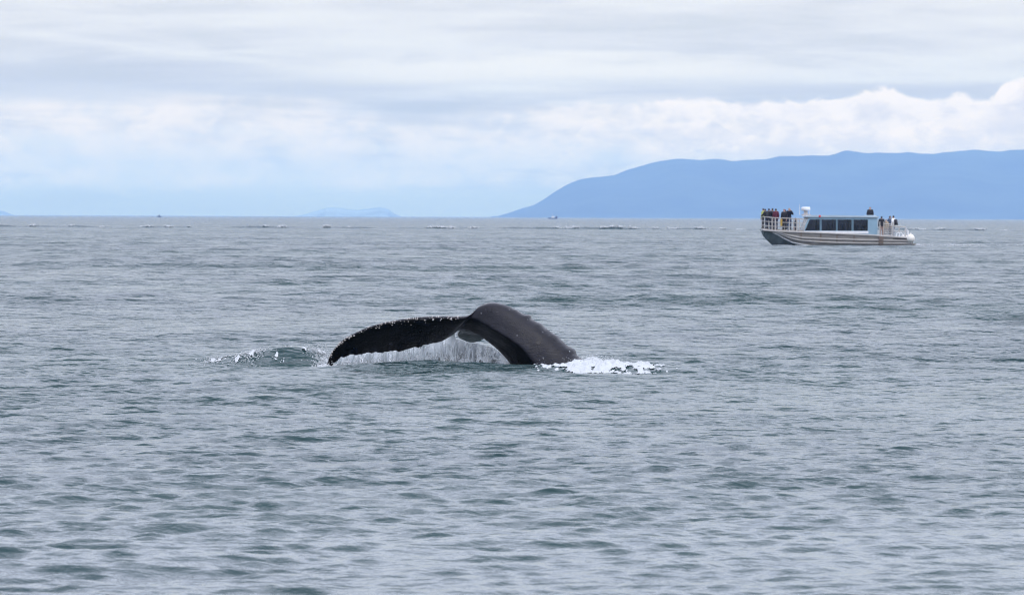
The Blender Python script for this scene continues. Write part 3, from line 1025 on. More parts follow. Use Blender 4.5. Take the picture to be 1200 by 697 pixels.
# ------------------------------------------------------------------ people
def skin_body(pose, h):
    """Skeleton of joints grown into one continuous body. pose: overrides of joint positions."""
    J = dict(hip=(0, 0, .94), waist=(0, 0, 1.08), chest=(0, 0, 1.32), neck=(0, .005, 1.49), jaw=(0, .02, 1.555), head=(0, .012, 1.645), crown=(0, 0, 1.715), nose=(0, .085, 1.61),
             shl=(-.175, 0, 1.415), ell=(-.235, -.02, 1.13), wrl=(-.225, .08, .90), hal=(-.22, .105, .83),
             shr=(.175, 0, 1.415), elr=(.235, -.02, 1.13), wrr=(.225, .08, .90), har=(.22, .105, .83),
             thl=(-.095, 0, .88), knl=(-.105, .02, .49), anl=(-.11, -.01, .085), tol=(-.12, .15, .035),
             thr=(.095, 0, .88), knr=(.105, .02, .49), anr=(.11, -.01, .085), tor=(.12, .15, .035))
    J.update(pose)
    Rd = dict(hip=.135, waist=.125, chest=.145, neck=.058, jaw=.068, head=.088, crown=.06, nose=.018, shl=.075, shr=.075, ell=.046, elr=.046, wrl=.03, wrr=.03, hal=.036, har=.036,
              thl=.09, thr=.09, knl=.06, knr=.06, anl=.042, anr=.042, tol=.035, tor=.035)
    E = [("hip", "waist"), ("waist", "chest"), ("chest", "neck"), ("neck", "jaw"), ("jaw", "head"), ("head", "crown"), ("jaw", "nose"),
         ("chest", "shl"), ("shl", "ell"), ("ell", "wrl"), ("wrl", "hal"), ("chest", "shr"), ("shr", "elr"), ("elr", "wrr"), ("wrr", "har"),
         ("hip", "thl"), ("thl", "knl"), ("knl", "anl"), ("anl", "tol"), ("hip", "thr"), ("thr", "knr"), ("knr", "anr"), ("anr", "tor")]
    names = list(J)
    P = [Vector(J[n]) for n in names]
    rad = [Rd[n] for n in names]
    reg = {"chest": "coat"}
    edges = [(names.index(a), names.index(b)) for a, b in E]
    region = []
    for a, b in E:
        if b in ("nose", "jaw", "head", "crown"):
            region.append("head")
        elif b in ("hal", "har"):
            region.append("hand")
        elif b in ("tol", "tor"):
            region.append("shoe")
        elif b[:2] in ("th", "kn", "an"):
            region.append("legs")
        else:
            region.append("coat")
    # five fingers to each hand
    for side, wr, ha in ((-1, "wrl", "hal"), (1, "wrr", "har")):
        hw, hh_ = Vector(J[wr]), Vector(J[ha])
        d = (hh_ - hw).normalized()
        across = d.cross(Vector((side, 0, 0.0)))
        if across.length < 0.1:
            across = d.cross(Vector((0, 0, 1)))
        across.normalize()
        curl = d.cross(across)
        for q, (off, ln) in enumerate(((-.030, .068), (-.010, .078), (.010, .072), (.029, .056))):
            i0 = len(P)
            P.append(hh_ + across * off + d * .035); rad.append(.010)
            P.append(hh_ + across * off * 1.1 + d * (.035 + ln * .55) + curl * .010); rad.append(.009)
            P.append(hh_ + across * off * 1.1 + d * (.035 + ln) + curl * .034); rad.append(.007)
            edges += [(names.index(ha), i0), (i0, i0 + 1), (i0 + 1, i0 + 2)]; region += ["hand"] * 3
        i0 = len(P)
        P.append(hh_ - across * .045 + d * .01 + curl * .012); rad.append(.011)
        P.append(hh_ - across * .058 + d * .048 + curl * .028); rad.append(.008)
        edges += [(names.index(ha), i0), (i0, i0 + 1)]; region += ["hand"] * 2
    sc = h / 1.775
    P = [p * sc for p in P]
    rad = [r_ * sc for r_ in rad]
    me = bpy.data.meshes.new("figure")
    bm_ = bmesh.new()
    lay = bm_.verts.layers.skin.verify()
    for p in P:
        bm_.verts.new(p)
    bm_.verts.ensure_lookup_table()
    for a, b in edges:
        bm_.edges.new((bm_.verts[a], bm_.verts[b]))
    for i, v_ in enumerate(bm_.verts):
        fl = 0.72 if names[min(i, len(names) - 1)] in ("chest", "waist", "hip") else 1.0
        v_[lay].radius = (rad[i], rad[i] * fl)
        v_[lay].use_root = i == 0
    bm_.to_mesh(me)
    bm_.free()
    ob = bpy.data.objects.new("figure", me)
    COL.objects.link(ob)
    sk = ob.modifiers.new("skin", 'SKIN')
    sk.use_smooth_shade = True
    sb = ob.modifiers.new("sub", 'SUBSURF')
    sb.levels = 1
    sb.render_levels = 1
    dg_ = bpy.context.evaluated_depsgraph_get()
    out = bpy.data.meshes.new_from_object(ob.evaluated_get(dg_))
    bpy.data.objects.remove(ob)
    segs = [(P[a], P[b], min(rad[a], rad[b]), rg) for (a, b), rg in zip(edges, region)]
    labels = []
    for pl in out.polygons:
        c = pl.center
        best, bn = 1e9, "coat"
        for a, b, r_, rg in segs:
            ab = b - a
            t = max(0, min(1, (c - a).dot(ab) / max(ab.length_squared, 1e-9)))
            dd = (c - (a + ab * t)).length - r_
            if dd < best:
                best, bn = dd, rg
        labels.append(bn)
    return out, labels, sc, J


def shell(me, labels, want, off, name, mat, parent, test=None):
    vs, fs, mp = [], [], {}
    for pl, lb in zip(me.polygons, labels):
        if lb not in want or (test and not test(pl.center)):
            continue
        idx = []
        for vi in pl.vertices:
            if vi not in mp:
                mp[vi] = len(vs)
                vs.append(me.vertices[vi].co + me.vertices[vi].normal * off)
            idx.append(mp[vi])
        fs.append(idx)
    if fs:
        return mesh_obj(name, vs, fs, mat, parent, True)


MATS = {}


def cloth(name, col, rough=0.85):
    if name not in MATS:
        MATS[name] = mat_plain(name, col, rough, var=0.25, scale=9)
    return MATS[name]


skin_m = mat_plain("skin", (0.50, 0.32, 0.25), 0.55, var=0.1, scale=20)


def person(loc, face, h, label, coat, legs, hair, pose=None, coatlow=0.0, hat=None, group="passengers on the tour boat", pack=None):
    me, lab, sc, J = skin_body(pose or {}, h)
    me.materials.clear(); me.materials.append(skin_m)
    me.name = "person_body"
    me.polygons.foreach_set("use_smooth", [True] * len(me.polygons))
    o = bpy.data.objects.new("person", me)
    o.location = loc
    o.rotation_euler = (0, 0, face)
    COL.objects.link(o)
    tag(o, label, "person", group)
    hipz = J["hip"][2] * sc
    shell(me, lab, ("coat",), .036 * sc, "jacket", cloth(*coat), o)
    shell(me, lab, ("legs",), .012 * sc, "trousers", cloth(*legs), o)
    for sg in (-1, 1):
        shell(me, lab, ("shoe",), .010 * sc, "shoe", cloth("dark_shoe_leather", (0.03, 0.03, 0.03)), o, lambda c: c.x * sg > 0)
    hz = J["head"][2] * sc
    hy = J["head"][1] * sc
    if hat:
        shell(me, lab, ("head",), .020 * sc, "hat", cloth(*hat), o, lambda c: c.z > hz + .005)
    shell(me, lab, ("head",), .012 * sc, "hair", cloth(*hair), o, lambda c: c.z > hz + .03 or (c.y < hy - .01 and c.z > hz - .09))
    if pack:
        b = MB()
        cx, cy, cz = J["chest"]
        b.hexa([Vector(p) * sc for p in [(-.14, cy - .34, cz - .34), (.14, cy - .34, cz - .34), (.15, cy - .15, cz - .34), (-.15, cy - .15, cz - .34),
                                         (-.11, cy - .27, cz + .1), (.11, cy - .27, cz + .1), (.13, cy - .13, cz + .12), (-.13, cy - .13, cz + .12)]])
        pk = b.build("backpack", cloth(*pack), None, True)
        pk.matrix_world = Matrix.Translation(loc) @ Matrix.Rotation(face, 4, 'Z')
        tag(pk, "dark backpack worn by the white jacketed passenger at the stern rail", "backpack")
    return o


# ------------------------------------------------------------------ the tour boat
BY = 475.0
BK = F / BY
b_org = at(980, 287.6, BY)
b_org.z = 0.0


def bx(px):
    return (px - 980) / BK


def bz(py):
    return (287.6 - py) / BK


alu = mat_plain("bare_aluminium", (0.27, 0.255, 0.235), 0.5, 0.25, 0.15, 1.3, dirt=(0.15, 0.11, 0.08))
alu_dark = mat_plain("bottom_paint", (0.17, 0.20, 0.20), 0.5, 0.0, 0.3, 1.0)
alu_pale = mat_plain("white_painted_metal", (0.74, 0.75, 0.77), 0.45, 0.0, 0.06, 2)
alu_rail = mat_plain("rail_aluminium", (0.47, 0.445, 0.42), 0.4, 0.2, 0.08, 3)
cab_blue = mat_plain("pale_blue_paint", (0.24, 0.37, 0.47), 0.45, 0.0, 0.08, 1.2)
roof_blue = mat_plain("grey_blue_roof_paint", (0.40, 0.49, 0.56), 0.5, 0.0, 0.08, 1.2)
dark_in = mat_plain("dark_cabin_lining", (0.035, 0.035, 0.04), 0.8, 0, 0.3, 2)
red_m = mat_plain("red_lamp_lens", (0.6, 0.05, 0.05), 0.35, 0, 0.1, 5)
rubber = mat_plain("dark_rubber", (0.05, 0.045, 0.04), 0.8, 0, 0.3, 3)
brown_m = mat_plain("stained_brown_metal", (0.20, 0.15, 0.12), 0.7, 0.1, 0.3, 3)
buoy_m = mat_plain("white_vinyl", (0.80, 0.76, 0.70), 0.5, 0, 0.1, 4)
yellow_m = mat_plain("yellow_fabric", (0.42, 0.27, 0.05), 0.7, 0, 0.15, 6)


def mat_glass():
    m = bpy.data.materials.new("tinted_glass")
    m.use_nodes = True
    t = NT(m.node_tree)
    pos = t.n("ShaderNodeTexCoord").outputs["Object"]
    nz = t.noise(pos, 2.0, 3, 0.5)
    tr = t.n("ShaderNodeBsdfTransparent", i_Color=(0.40, 0.40, 0.43, 1))
    gl = t.n("ShaderNodeBsdfGlossy", i_Color=(1, 1, 1, 1), i_Roughness=t.ss(nz, 0.3, 0.7, 0.02, 0.06))
    fr = t.n("ShaderNodeFresnel", i_IOR=1.5)
    mx = t.n("ShaderNodeMixShader", i_0=fr.outputs[0], i_1=tr.outputs[0], i_2=gl.outputs[0])
    t.n("ShaderNodeOutputMaterial", i_Surface=mx.outputs[0])
    return m


glass_m = mat_glass()
boat = empty("tour_boat", b_org, R(4))
tag(boat, "silver grey aluminium tour boat with blue cabin and crowded bow deck", "boat")

# hull: lines along the boat as (x, half breadth, z)
def line(pts, X_):
    p = np.array(pts)
    return np.interp(X_, p[:, 0], p[:, 1]), np.interp(X_, p[:, 0], p[:, 2])


HX = np.array([-6.3, -6.15, -5.95, -5.7, -5.4, -5.0, -4.5, -3.9, -3.2, -2.2, -1, 0.5, 2, 3.5, 5, 5.8, 6.15])
L_keel = [(-6.3, .0, 1.10), (-6.15, 0, .78), (-5.95, 0, .55), (-5.7, 0, .30), (-5.4, 0, .03), (-5, 0, -.2), (-4, 0, -.45), (-2, 0, -.55), (6.15, 0, -.5)]
L_a = [(-6.3, .50, 1.18), (-6.15, .80, 1.13), (-5.7, 1.15, 1.08), (-5.4, 1.3, 1.02), (-5.0, 1.42, .83), (-4.63, 1.5, .60), (-3.9, 1.65, .24), (-3.2, 1.8, .08), (-2.3, 1.88, -.04), (0, 1.95, -.08), (6.15, 1.95, -.08)]
L_b = [(-6.3, .62, 1.21), (-6.15, .90, 1.17), (-5.7, 1.28, 1.12), (-5.2, 1.5, 1.06), (-4.6, 1.7, .83), (-3.9, 1.87, .58), (-3.1, 1.97, .42), (-1.5, 2.04, .30), (0, 2.06, .25), (3.2, 2.06, .21), (6.15, 2.0, .22)]
L_c = [(-6.3, .74, 1.24), (-6.15, .97, 1.21), (-5.7, 1.4, 1.17), (-5.0, 1.68, 1.10), (-4.5, 1.82, .93), (-3.9, 1.93, .79), (-3.1, 2.04, .65), (0, 2.12, .53), (2.7, 2.12, .47), (6.15, 2.05, .44)]
L_s = [(-6.3, .85, 1.30), (-6.15, 1.05, 1.27), (-5.4, 1.6, 1.20), (-4.6, 1.9, 1.17), (-3.1, 2.12, 1.13), (0, 2.18, 1.0), (2.7, 2.18, .89), (5.7, 2.12, .68), (6.15, 2.1, .66)]
LN = [line(l, HX) for l in (L_keel, L_a, L_b, L_c, L_s)]
hv, hf, hi = [], [], []
nst = len(HX)
for i in range(nst):
    for sgn in (-1, 1):
        for (b_, z_) in LN:
            hv.append((HX[i], sgn * b_[i], z_[i]))
def hidx(i, sd, l):
    return i * 10 + sd * 5 + l
for i in range(nst - 1):
    for sd in (0, 1):
        for l in range(4):
            q = (hidx(i, sd, l), hidx(i + 1, sd, l), hidx(i + 1, sd, l + 1), hidx(i, sd, l + 1))
            hf.append(q if sd == 0 else tuple(reversed(q)))
            hi.append(1 if l == 0 else 0)
for i, rev in ((0, False), (nst - 1, True)):       # bow plate and transom
    ring = [hidx(i, 0, l) for l in (4, 3, 2, 1, 0)] + [hidx(i, 1, l) for l in (1, 2, 3, 4)]
    hf.append(tuple(ring if rev else reversed(ring))); hi.append(1 if not rev else 0)
hull = mesh_obj("hull", hv, hf, None, boat, False, [alu, alu_dark], hi)
bmx = bmesh.new(); bmx.from_mesh(hull.data); bmesh.ops.remove_doubles(bmx, verts=bmx.verts, dist=1e-4)
bmesh.ops.recalc_face_normals(bmx, faces=bmx.faces); bmx.to_mesh(hull.data); bmx.free()


def strip(Lp, off, wd, ht, name, mat, parent, x0=-6.28, x1=6.13, n=40):
    """Raised rail that follows a hull line on both sides, one object a side."""
    XX = np.linspace(x0, x1, n)
    b_, z_ = line(Lp, XX)
    for sgn in (-1, 1):
        vs, fs = [], []
        for i in range(n):
            for dy_, dz_ in ((-.03, -ht * .5), (wd, -ht * .2), (wd, ht * .3), (-.03, ht * .7)):
                vs.append((XX[i], sgn * (b_[i] + dy_), z_[i] + dz_ + off))
        for i in range(n - 1):
            for k in range(4):
                q = (i * 4 + k, i * 4 + (k + 1) % 4, (i + 1) * 4 + (k + 1) % 4, (i + 1) * 4 + k)
                fs.append(q if sgn > 0 else tuple(reversed(q)))
        fs += [(3, 2, 1, 0), tuple((n - 1) * 4 + k for k in range(4))] if sgn > 0 else [(0, 1, 2, 3), tuple((n - 1) * 4 + k for k in (3, 2, 1, 0))]
        mesh_obj(name, vs, fs, mat, parent)


strip(L_a, 0.02, .06, .11, "spray_rail", alu_pale, hull, -5.5, -2.0)
strip(L_b, 0.0, .07, .13, "spray_rail", alu_rail, hull, -5.3)
strip(L_c, 0.0, .07, .13, "spray_rail", alu_rail, hull, -5.1)
strip(L_s, -0.02, .06, .12, "rub_rail", alu_rail, hull)
# welded seams and the stained plate
for sx_, wd_ in ((bx(935), .05), (bx(958), .06), (bx(977), .06), (bx(997), .05)):
    XX = np.array([sx_])
    pts = [line(l, XX) for l in (L_b, L_c, L_s)]
    mb = MB()
    for (a0, z0), (a1, z1) in zip(pts[:-1], pts[1:]):
        y0, y1 = -(a0[0] + .012), -(a1[0] + .012)
        mb.hexa([(sx_ - wd_, y0, z0[0]), (sx_ + wd_, y0, z0[0]), (sx_ + wd_, y0 + .1, z0[0]), (sx_ - wd_, y0 + .1, z0[0]),
                 (sx_ - wd_, y1, z1[0] - .05), (sx_ + wd_, y1, z1[0] - .05), (sx_ + wd_, y1 + .1, z1[0] - .05), (sx_ - wd_, y1 + .1, z1[0] - .05)])
    mb.build("hull_seam", brown_m, hull)
mb = MB()
for l0, l1 in ((L_a, L_b), (L_b, L_c), (L_c, L_s)):
    XX = np.array([bx(1026), bx(1031.5)])
    (a0, z0), (a1, z1) = line(l0, XX), line(l1, XX)
    mb.hexa([(XX[0], -a0[0] - .09, z0[0]), (XX[1], -a0[1] - .09, z0[1]), (XX[1], -a0[1] + .1, z0[1]), (XX[0], -a0[0] + .1, z0[0]),
             (XX[0], -a1[0] - .09, z1[0] - .06), (XX[1], -a1[1] - .09, z1[1] - .06), (XX[1], -a1[1] + .1, z1[1] - .06), (XX[0], -a1[0] + .1, z1[0] - .06)])
mb.build("boarding_plate", brown_m, hull)
# deck
dv_, df_ = [], []
sb_, sz_ = line(L_s, HX)
for i in range(nst):
    dv_ += [(HX[i], -sb_[i] + .02, sz_[i] - .06), (HX[i], sb_[i] - .02, sz_[i] - .06)]
for i in range(nst - 1):
    df_.append((2 * i, 2 * i + 2, 2 * i + 3, 2 * i + 1))
mesh_obj("deck", dv_, df_, mat_plain("tan_deck_paint", (0.36, 0.32, 0.27), 0.8, 0, 0.15, 2), boat)


def deckz(x):
    return float(line(L_s, np.array([x]))[1][0]) - .06


# raised foredeck the passengers stand on
FDK = 0.20
fx = np.array([-6.1, -5.6, -5.0, -4.2, -3.05]); fb_ = line(L_s, fx)[0] - .22
fv, ff = [], []
for i in range(5):
    z_ = deckz(fx[i])
    fv += [(fx[i], -fb_[i], z_ + .004), (fx[i], fb_[i], z_ + .004), (fx[i], fb_[i], z_ + FDK), (fx[i], -fb_[i], z_ + FDK)]
for i in range(4):
    ff += [(4 * i + k, 4 * i + (k + 1) % 4, 4 * i + 4 + (k + 1) % 4, 4 * i + 4 + k) for k in range(4)]
ff += [(3, 2, 1, 0), (16, 17, 18, 19)]
mesh_obj("foredeck", fv, ff, bpy.data.materials["tan_deck_paint"], boat)

# cabin: walls as panels and pillars around real openings
CX0, CX1, CW = bx(938), bx(1025.5), 1.55
sill_z, head_z, roof_z = 1.24, 2.18, 2.50
wins = [(bx(942), bx(957.6)), (bx(960), bx(976.8)), (bx(978.8), bx(995)), (bx(997.6), bx(1014.3))]
cabin = MB()
pillars = MB()
for sg in (-1, 1):
    y0, y1 = (-CW, -CW + .08) if sg < 0 else (CW - .08, CW)
    cabin.box((CX0 + .05, y0, .8), (CX1, y1, sill_z))
    cabin.box((CX0 + .5, y0, head_z), (CX1, y1, roof_z - .14))
    edges_ = [CX0 + .18] + [q for w_ in wins for q in w_][1:] + [CX1]
    for i in range(1, len(edges_) - 1, 2):
        (pillars if i < len(edges_) - 2 else cabin).box((edges_[i], y0 + .003, sill_z), (edges_[i + 1], y1 - .003, head_z))
    # sloped front corner post
    cabin.hexa([(CX0 + .02, y0 + .002, sill_z), (CX0 + .16, y0 + .002, sill_z), (CX0 + .16, y1 - .002, sill_z), (CX0 + .02, y1 - .002, sill_z),
                (CX0 + .50, y0 + .002, roof_z - .14), (CX0 + .64, y0 + .002, roof_z - .14), (CX0 + .64, y1 - .002, roof_z - .14), (CX0 + .50, y1 - .002, roof_z - .14)])
cabin.box((CX0 + .05, -CW + .08, .8), (CX0 + .13, CW - .08, sill_z))             # front below the windscreen
cabin.box((CX1 - .08, -CW + .08, .8), (CX1 - .002, -.45, roof_z - .14))           # aft bulkhead with a doorway
cabin.box((CX1 - .08, .45, .8), (CX1 - .002, CW - .08, roof_z - .14))
cabin.box((CX1 - .08, -.45, 2.2), (CX1 - .002, .45, roof_z - .14))
cab = cabin.build("cabin", cab_blue, boat)
pl_ = pillars.build("window_pillars", mat_plain("dark_teal_paint", (0.10, 0.17, 0.22), 0.5), cab)
pl_["kind"] = "stuff"
MB().box((CX0 + .2, -CW + .09, .80), (CX1 - .1, CW - .09, .84)).build("cabin_floor", dark_in, cab)
# white band under the windows
MB().box((CX0 + .1, -CW - .02, sill_z - .20), (CX1 - .75, -CW - .001, sill_z - .03)).build("sill_band", alu_pale, cab)
MB().box((CX0 + .1, CW + .001, sill_z - .20), (CX1 - .75, CW + .02, sill_z - .03)).build("sill_band", alu_pale, cab)
for k, (a_, b_) in enumerate(wins):
    for yy in (-CW + .03, CW - .06):
        x0b, x0t = (CX0 + .14, CX0 + .50) if k == 0 else (a_, a_)
        p = MB().hexa([(x0b, yy, sill_z + .004), (b_, yy, sill_z + .004), (b_, yy + .012, sill_z + .004), (x0b, yy + .012, sill_z + .004),
                       (x0t, yy, head_z - .004), (b_, yy, head_z - .004), (b_, yy + .012, head_z - .004), (x0t, yy + .012, head_z - .004)])
        p.build("window", glass_m, cab)
# raked windscreen in three panes with white mullions
for y0, y1 in ((-1.44, -.5), (-.46, .46), (.5, 1.44)):
    MB().hexa([(CX0 + .07, y0, sill_z + .01), (CX0 + .085, y0, sill_z + .01), (CX0 + .085, y1, sill_z + .01), (CX0 + .07, y1, sill_z + .01),
               (CX0 + .55, y0, roof_z - .15), (CX0 + .565, y0, roof_z - .15), (CX0 + .565, y1, roof_z - .15), (CX0 + .55, y1, roof_z - .15)]).build("windscreen", glass_m, cab)
for y0 in (-1.47, -.48, .48, 1.47):
    MB().tube([(CX0 + .06, y0, sill_z), (CX0 + .55, y0, roof_z - .14)], .035, 6).build("windscreen_frame", alu_pale, cab)
# roof slab with rounded front and a raised skipper hatch behind
rp = [(CX0 + .28, 2.37), (CX0 + .36, 2.47), (CX0 + .7, 2.535), (0.0, 2.53), (CX1 - .3, 2.49), (CX1 + .12, 2.44), (CX1 + .12, 2.33), (CX0 + .4, 2.345)]
rv, rf = [], []
for sg, in ((-1,), (1,)):
    for x_, z_ in rp:
        rv.append((x_, sg * (CW + .12), z_))
nn_ = len(rp)
rf = [tuple(range(nn_)), tuple(reversed(range(nn_, 2 * nn_)))] + [(i, i + nn_, (i + 1) % nn_ + nn_, (i + 1) % nn_) for i in range(nn_)]
roof = mesh_obj("roof", rv, rf, roof_blue, boat)
bmx = bmesh.new(); bmx.from_mesh(roof.data); bmesh.ops.recalc_face_normals(bmx, faces=bmx.faces)
bmesh.ops.bevel(bmx, geom=bmx.edges[:], offset=.03, segments=2, affect='EDGES'); bmx.to_mesh(roof.data); bmx.free()
hx_ = bx(1019.8)
for a_, b_ in (((hx_ - .45, -.45, 2.45), (hx_ - .39, .45, 2.55)), ((hx_ + .39, -.45, 2.45), (hx_ + .45, .45, 2.55)),
               ((hx_ - .39, -.45, 2.45), (hx_ + .39, -.39, 2.548)), ((hx_ - .39, .39, 2.45), (hx_ + .39, .45, 2.548))):
    MB().box(a_, b_).build("hatch_coaming", roof_blue, roof)
# mast with radar, aerials and red side lamp
mx_ = bx(942.5)
mast = MB().box((mx_ - .22, -.25, 2.49), (mx_ + .50, .25, 2.60))
mast.lathe([(.20, 0), (.15, .2), (.17, .32)], (mx_ + .10, 0, 2.58), 12)
mo = mast.build("mast", mat_plain("weathered_mast_paint", (0.45, 0.42, 0.40), 0.6, 0, 0.2, 4), boat)
MB().lathe([(.30, 0), (.37, .05), (.37, .24), (.31, .30), (.1, .32)], (mx_ + .10, 0, 2.90), 20).build("radar_dome", alu_pale, mo, True)
MB().tube([(bx(936.3), -.2, 2.56), (bx(936.1), -.2, 3.45)], .028, 6, .012).build("aerial", alu_pale, boat)
MB().tube([(bx(948.2), .1, 2.56), (bx(948.4), .1, 3.30)], .026, 6, .012).build("aerial", alu_pale, boat)
MB().lathe([(.06, 0), (.09, .03), (.09, .14), (.04, .18)], (bx(957.5), -CW - .10, 2.36), 10).build("side_lamp", red_m, boat)
# bow rail: top and middle rails with posts, and a white gate post pair
railpts = [(-2.95, 1.98), (-4.0, 1.86), (-5.0, 1.62), (-5.7, 1.28), (-6.15, .85), (-6.25, 0)]
full = [(x, -y) for x, y in railpts] + [(x, y) for x, y in reversed(railpts[:-1])]
fine_ = [tuple(p) for p in catmull(full, 4)]
for nm, hgt, r_ in (("top_rail", 1.16, .040), ("mid_rail", .80, .028), ("mid_rail", .45, .028), ("toe_rail", .08, .05)):
    MB().tube([(x, y, deckz(x) + hgt) for x, y in fine_], r_, 6).build(nm, alu_rail, boat)
for x, y, r_ in [(-5.55, -1.36, .055), (-5.30, -1.49, .06), (-4.85, -1.66, .035), (-4.15, -1.84, .035), (-3.55, -1.91, .055), (-3.35, -1.93, .045), (-2.95, -1.97, .04),
                 (-5.55, 1.36, .04), (-4.85, 1.66, .035), (-4.15, 1.84, .035), (-3.35, 1.93, .04), (-6.15, -.85, .035), (-6.15, .85, .035), (-6.25, 0, .035)]:
    MB().tube([(x, y, deckz(x)), (x, y, deckz(x) + 1.16)], r_, 6).build("rail_post", alu_rail, boat)
MB().box((-3.9, -1.7, deckz(-3.9)), (-3.4, -1.2, deckz(-3.9) + .16)).build("deck_locker", mat_plain("tan_locker_paint", (0.5, 0.42, 0.3), 0.7), boat)
# stern: slatted rail panel, aft rail, davit frame, fender
for k in range(7):
    zz = 0.90 + k * .155
    MB().tube([(bx(1032.5), -1.95, zz), (bx(1042.5), -1.95, zz - .01)], .032, 6).build("rail_slat", alu_rail, boat)
for px_ in (1027.6, 1032.3, 1042.6):
    MB().tube([(bx(px_), -1.95, .72), (bx(px_), -1.95, 2.0)], .04, 6).build("rail_post", alu_rail, boat)
for sg in (-1, 1):
    for hgt, r_ in ((.95, .035), (.55, .025)):
        MB().tube([(x, sg * 1.95, deckz(x) + hgt) for x in (bx(1042.6), bx(1050), bx(1058))], r_, 6).build("stern_rail", alu_rail, boat)
    for px_ in (1050, 1058):
        x = bx(px_)
        MB().tube([(x, sg * 1.95, deckz(x)), (x, sg * 1.95, deckz(x) + .95)], .03, 6).build("rail_post", alu_rail, boat)
    MB().tube([(bx(1058), sg * 1.95, deckz(5.6) + .95), (bx(1059.5), sg * .1, deckz(5.6) + .97)], .03, 6).build("stern_rail", alu_rail, boat)
for px_ in (1049, 1052.3):
    MB().tube([(bx(px_) - .18, -2.0, .68), (bx(px_) - .12, -2.0, 1.02), (bx(px_), -2.0, 1.12), (bx(px_) + .12, -2.0, 1.0), (bx(px_) + .14, -2.0, .68)], .05, 6).build("cleat_hoop", alu_pale, boat)
MB().box((bx(1043), -2.12, .55), (bx(1060), -2.0, .68)).build("stern_fender_strip", rubber, boat)
MB().tube([(bx(1057.5), -1.6, .7), (bx(1059), -1.6, 1.5), (bx(1061), -1.6, 1.25), (bx(1061.5), -1.6, .75)], .09, 8).build("engine_bracket", alu_pale, boat)
fd = MB().ball((bx(1063.6), -2.0, .63), .36, 18, 12)
fd.lathe([(.08, 0), (.06, .12)], (bx(1063.6), -2.0, .96), 8)
fd.build("ball_fender", buoy_m, boat, True)
fd = MB().ball((bx(1063.3), 1.55, .63), .33, 18, 12)
fd.build("ball_fender", buoy_m, boat, True)
# swim platform
MB().box((6.16, -1.9, .10), (6.45, 1.9, .20)).build("swim_platform", alu, boat)
# seats inside the cabin
for k in range(5):
    for sg in (-1, 1):
        x = -2.0 + k * 1.05
        MB().box((x, sg * .85 - .45, .84), (x + .45, sg * .85 + .45, 1.25)).box((x + .4, sg * .85 - .45, 1.25), (x + .5, sg * .85 + .45, 1.78)).build("seat", dark_in, boat)

bm4 = boat.matrix_basis.copy()
bm4 = Matrix.Translation(b_org) @ Matrix.Rotation(R(4), 4, 'Z')


def on_boat(px, y, z=None):
    x = bx(px)
    return bm4 @ Vector((x, y, deckz(x) + (FDK if px < 928 else 0) if z is None else z))


BLACK = ("black_jacket", (0.018, 0.018, 0.022))
NAVY = ("navy_jeans", (0.03, 0.045, 0.09))
DARKT = ("charcoal_trousers", (0.03, 0.03, 0.034))
HAIRD = ("dark_hair", (0.02, 0.015, 0.012))
HAIRB = ("brown_hair", (0.08, 0.05, 0.03))
lean = {k: v_ for k, v_ in dict(chest=(0, .10, 1.30), neck=(0, .17, 1.46), jaw=(0, .20, 1.52), head=(0, .20, 1.61), crown=(0, .19, 1.68), nose=(0, .275, 1.57),
        shl=(-.175, .11, 1.39), shr=(.175, .11, 1.39), ell=(-.25, .24, 1.16), elr=(.25, .24, 1.16), wrl=(-.17, .44, 1.12), wrr=(.17, .44, 1.12), hal=(-.15, .51, 1.13), har=(.15, .51, 1.13)).items()}
camera_pose = dict(ell=(-.27, .12, 1.22), elr=(.27, .12, 1.22), wrl=(-.10, .26, 1.50), wrr=(.10, .26, 1.50), hal=(-.06, .28, 1.57), har=(.06, .28, 1.57))
person(on_boat(894.4, .35), R(60), 1.72, "passenger in yellow green jacket at the very tip of the bow", ("yellow_green_jacket", (0.36, 0.40, 0.10)), DARKT, HAIRD)
person(on_boat(897.2, -.55), R(50), 1.74, "passenger in black jacket leaning on the bow rail next to the yellow green jacket", BLACK, ("dark_navy_trousers", (0.02, 0.024, 0.04)), HAIRD, lean)
person(on_boat(907.5, -.75), R(20), 1.78, "passenger in maroon jacket and blue jeans on the bow deck", ("maroon_jacket", (0.10, 0.015, 0.03)), NAVY, HAIRD)
person(on_boat(917.0, -.9), R(165), 1.76, "passenger in black jacket with red hat on the bow deck", BLACK, DARKT, HAIRB, None, 0, ("dull_red_hat", (0.28, 0.08, 0.07)))
person(on_boat(923.3, -.7), R(185), 1.88, "tallest passenger on the bow, black jacket and fair hair", ("blue_black_jacket", (0.015, 0.02, 0.035)), ("blue_jeans", (0.035, 0.05, 0.10)), ("fair_hair", (0.42, 0.32, 0.22)), camera_pose)
person(on_boat(931.5, -.3, deckz(-3.5) - .42), R(90), 1.70, "passenger in dark clothes low behind the bow rail by the windscreen", ("slate_jacket", (0.05, 0.06, 0.07)), DARKT, HAIRD)
person(on_boat(1019.8, 0, 1.52), R(170), 1.76, "passenger in black standing up through the cabin roof hatch", BLACK, DARKT, HAIRD)
person(on_boat(1030.6, -1.45), R(20), 1.74, "passenger in black top and tan trousers behind the cabin", BLACK, ("tan_trousers", (0.42, 0.28, 0.23)), HAIRD)
person(on_boat(1036.6, -1.1), R(160), 1.50, "short dark haired passenger in beige top behind the slatted rail", ("beige_top", (0.42, 0.34, 0.24)), ("grey_trousers", (0.22, 0.22, 0.23)), HAIRD)
person(on_boat(1041.8, -.7), R(-60), 1.84, "passenger in slate blue jacket at the stern beside the white jacket", ("slate_blue_jacket", (0.09, 0.13, 0.20)), ("slate_trousers", (0.14, 0.17, 0.22)), HAIRB)
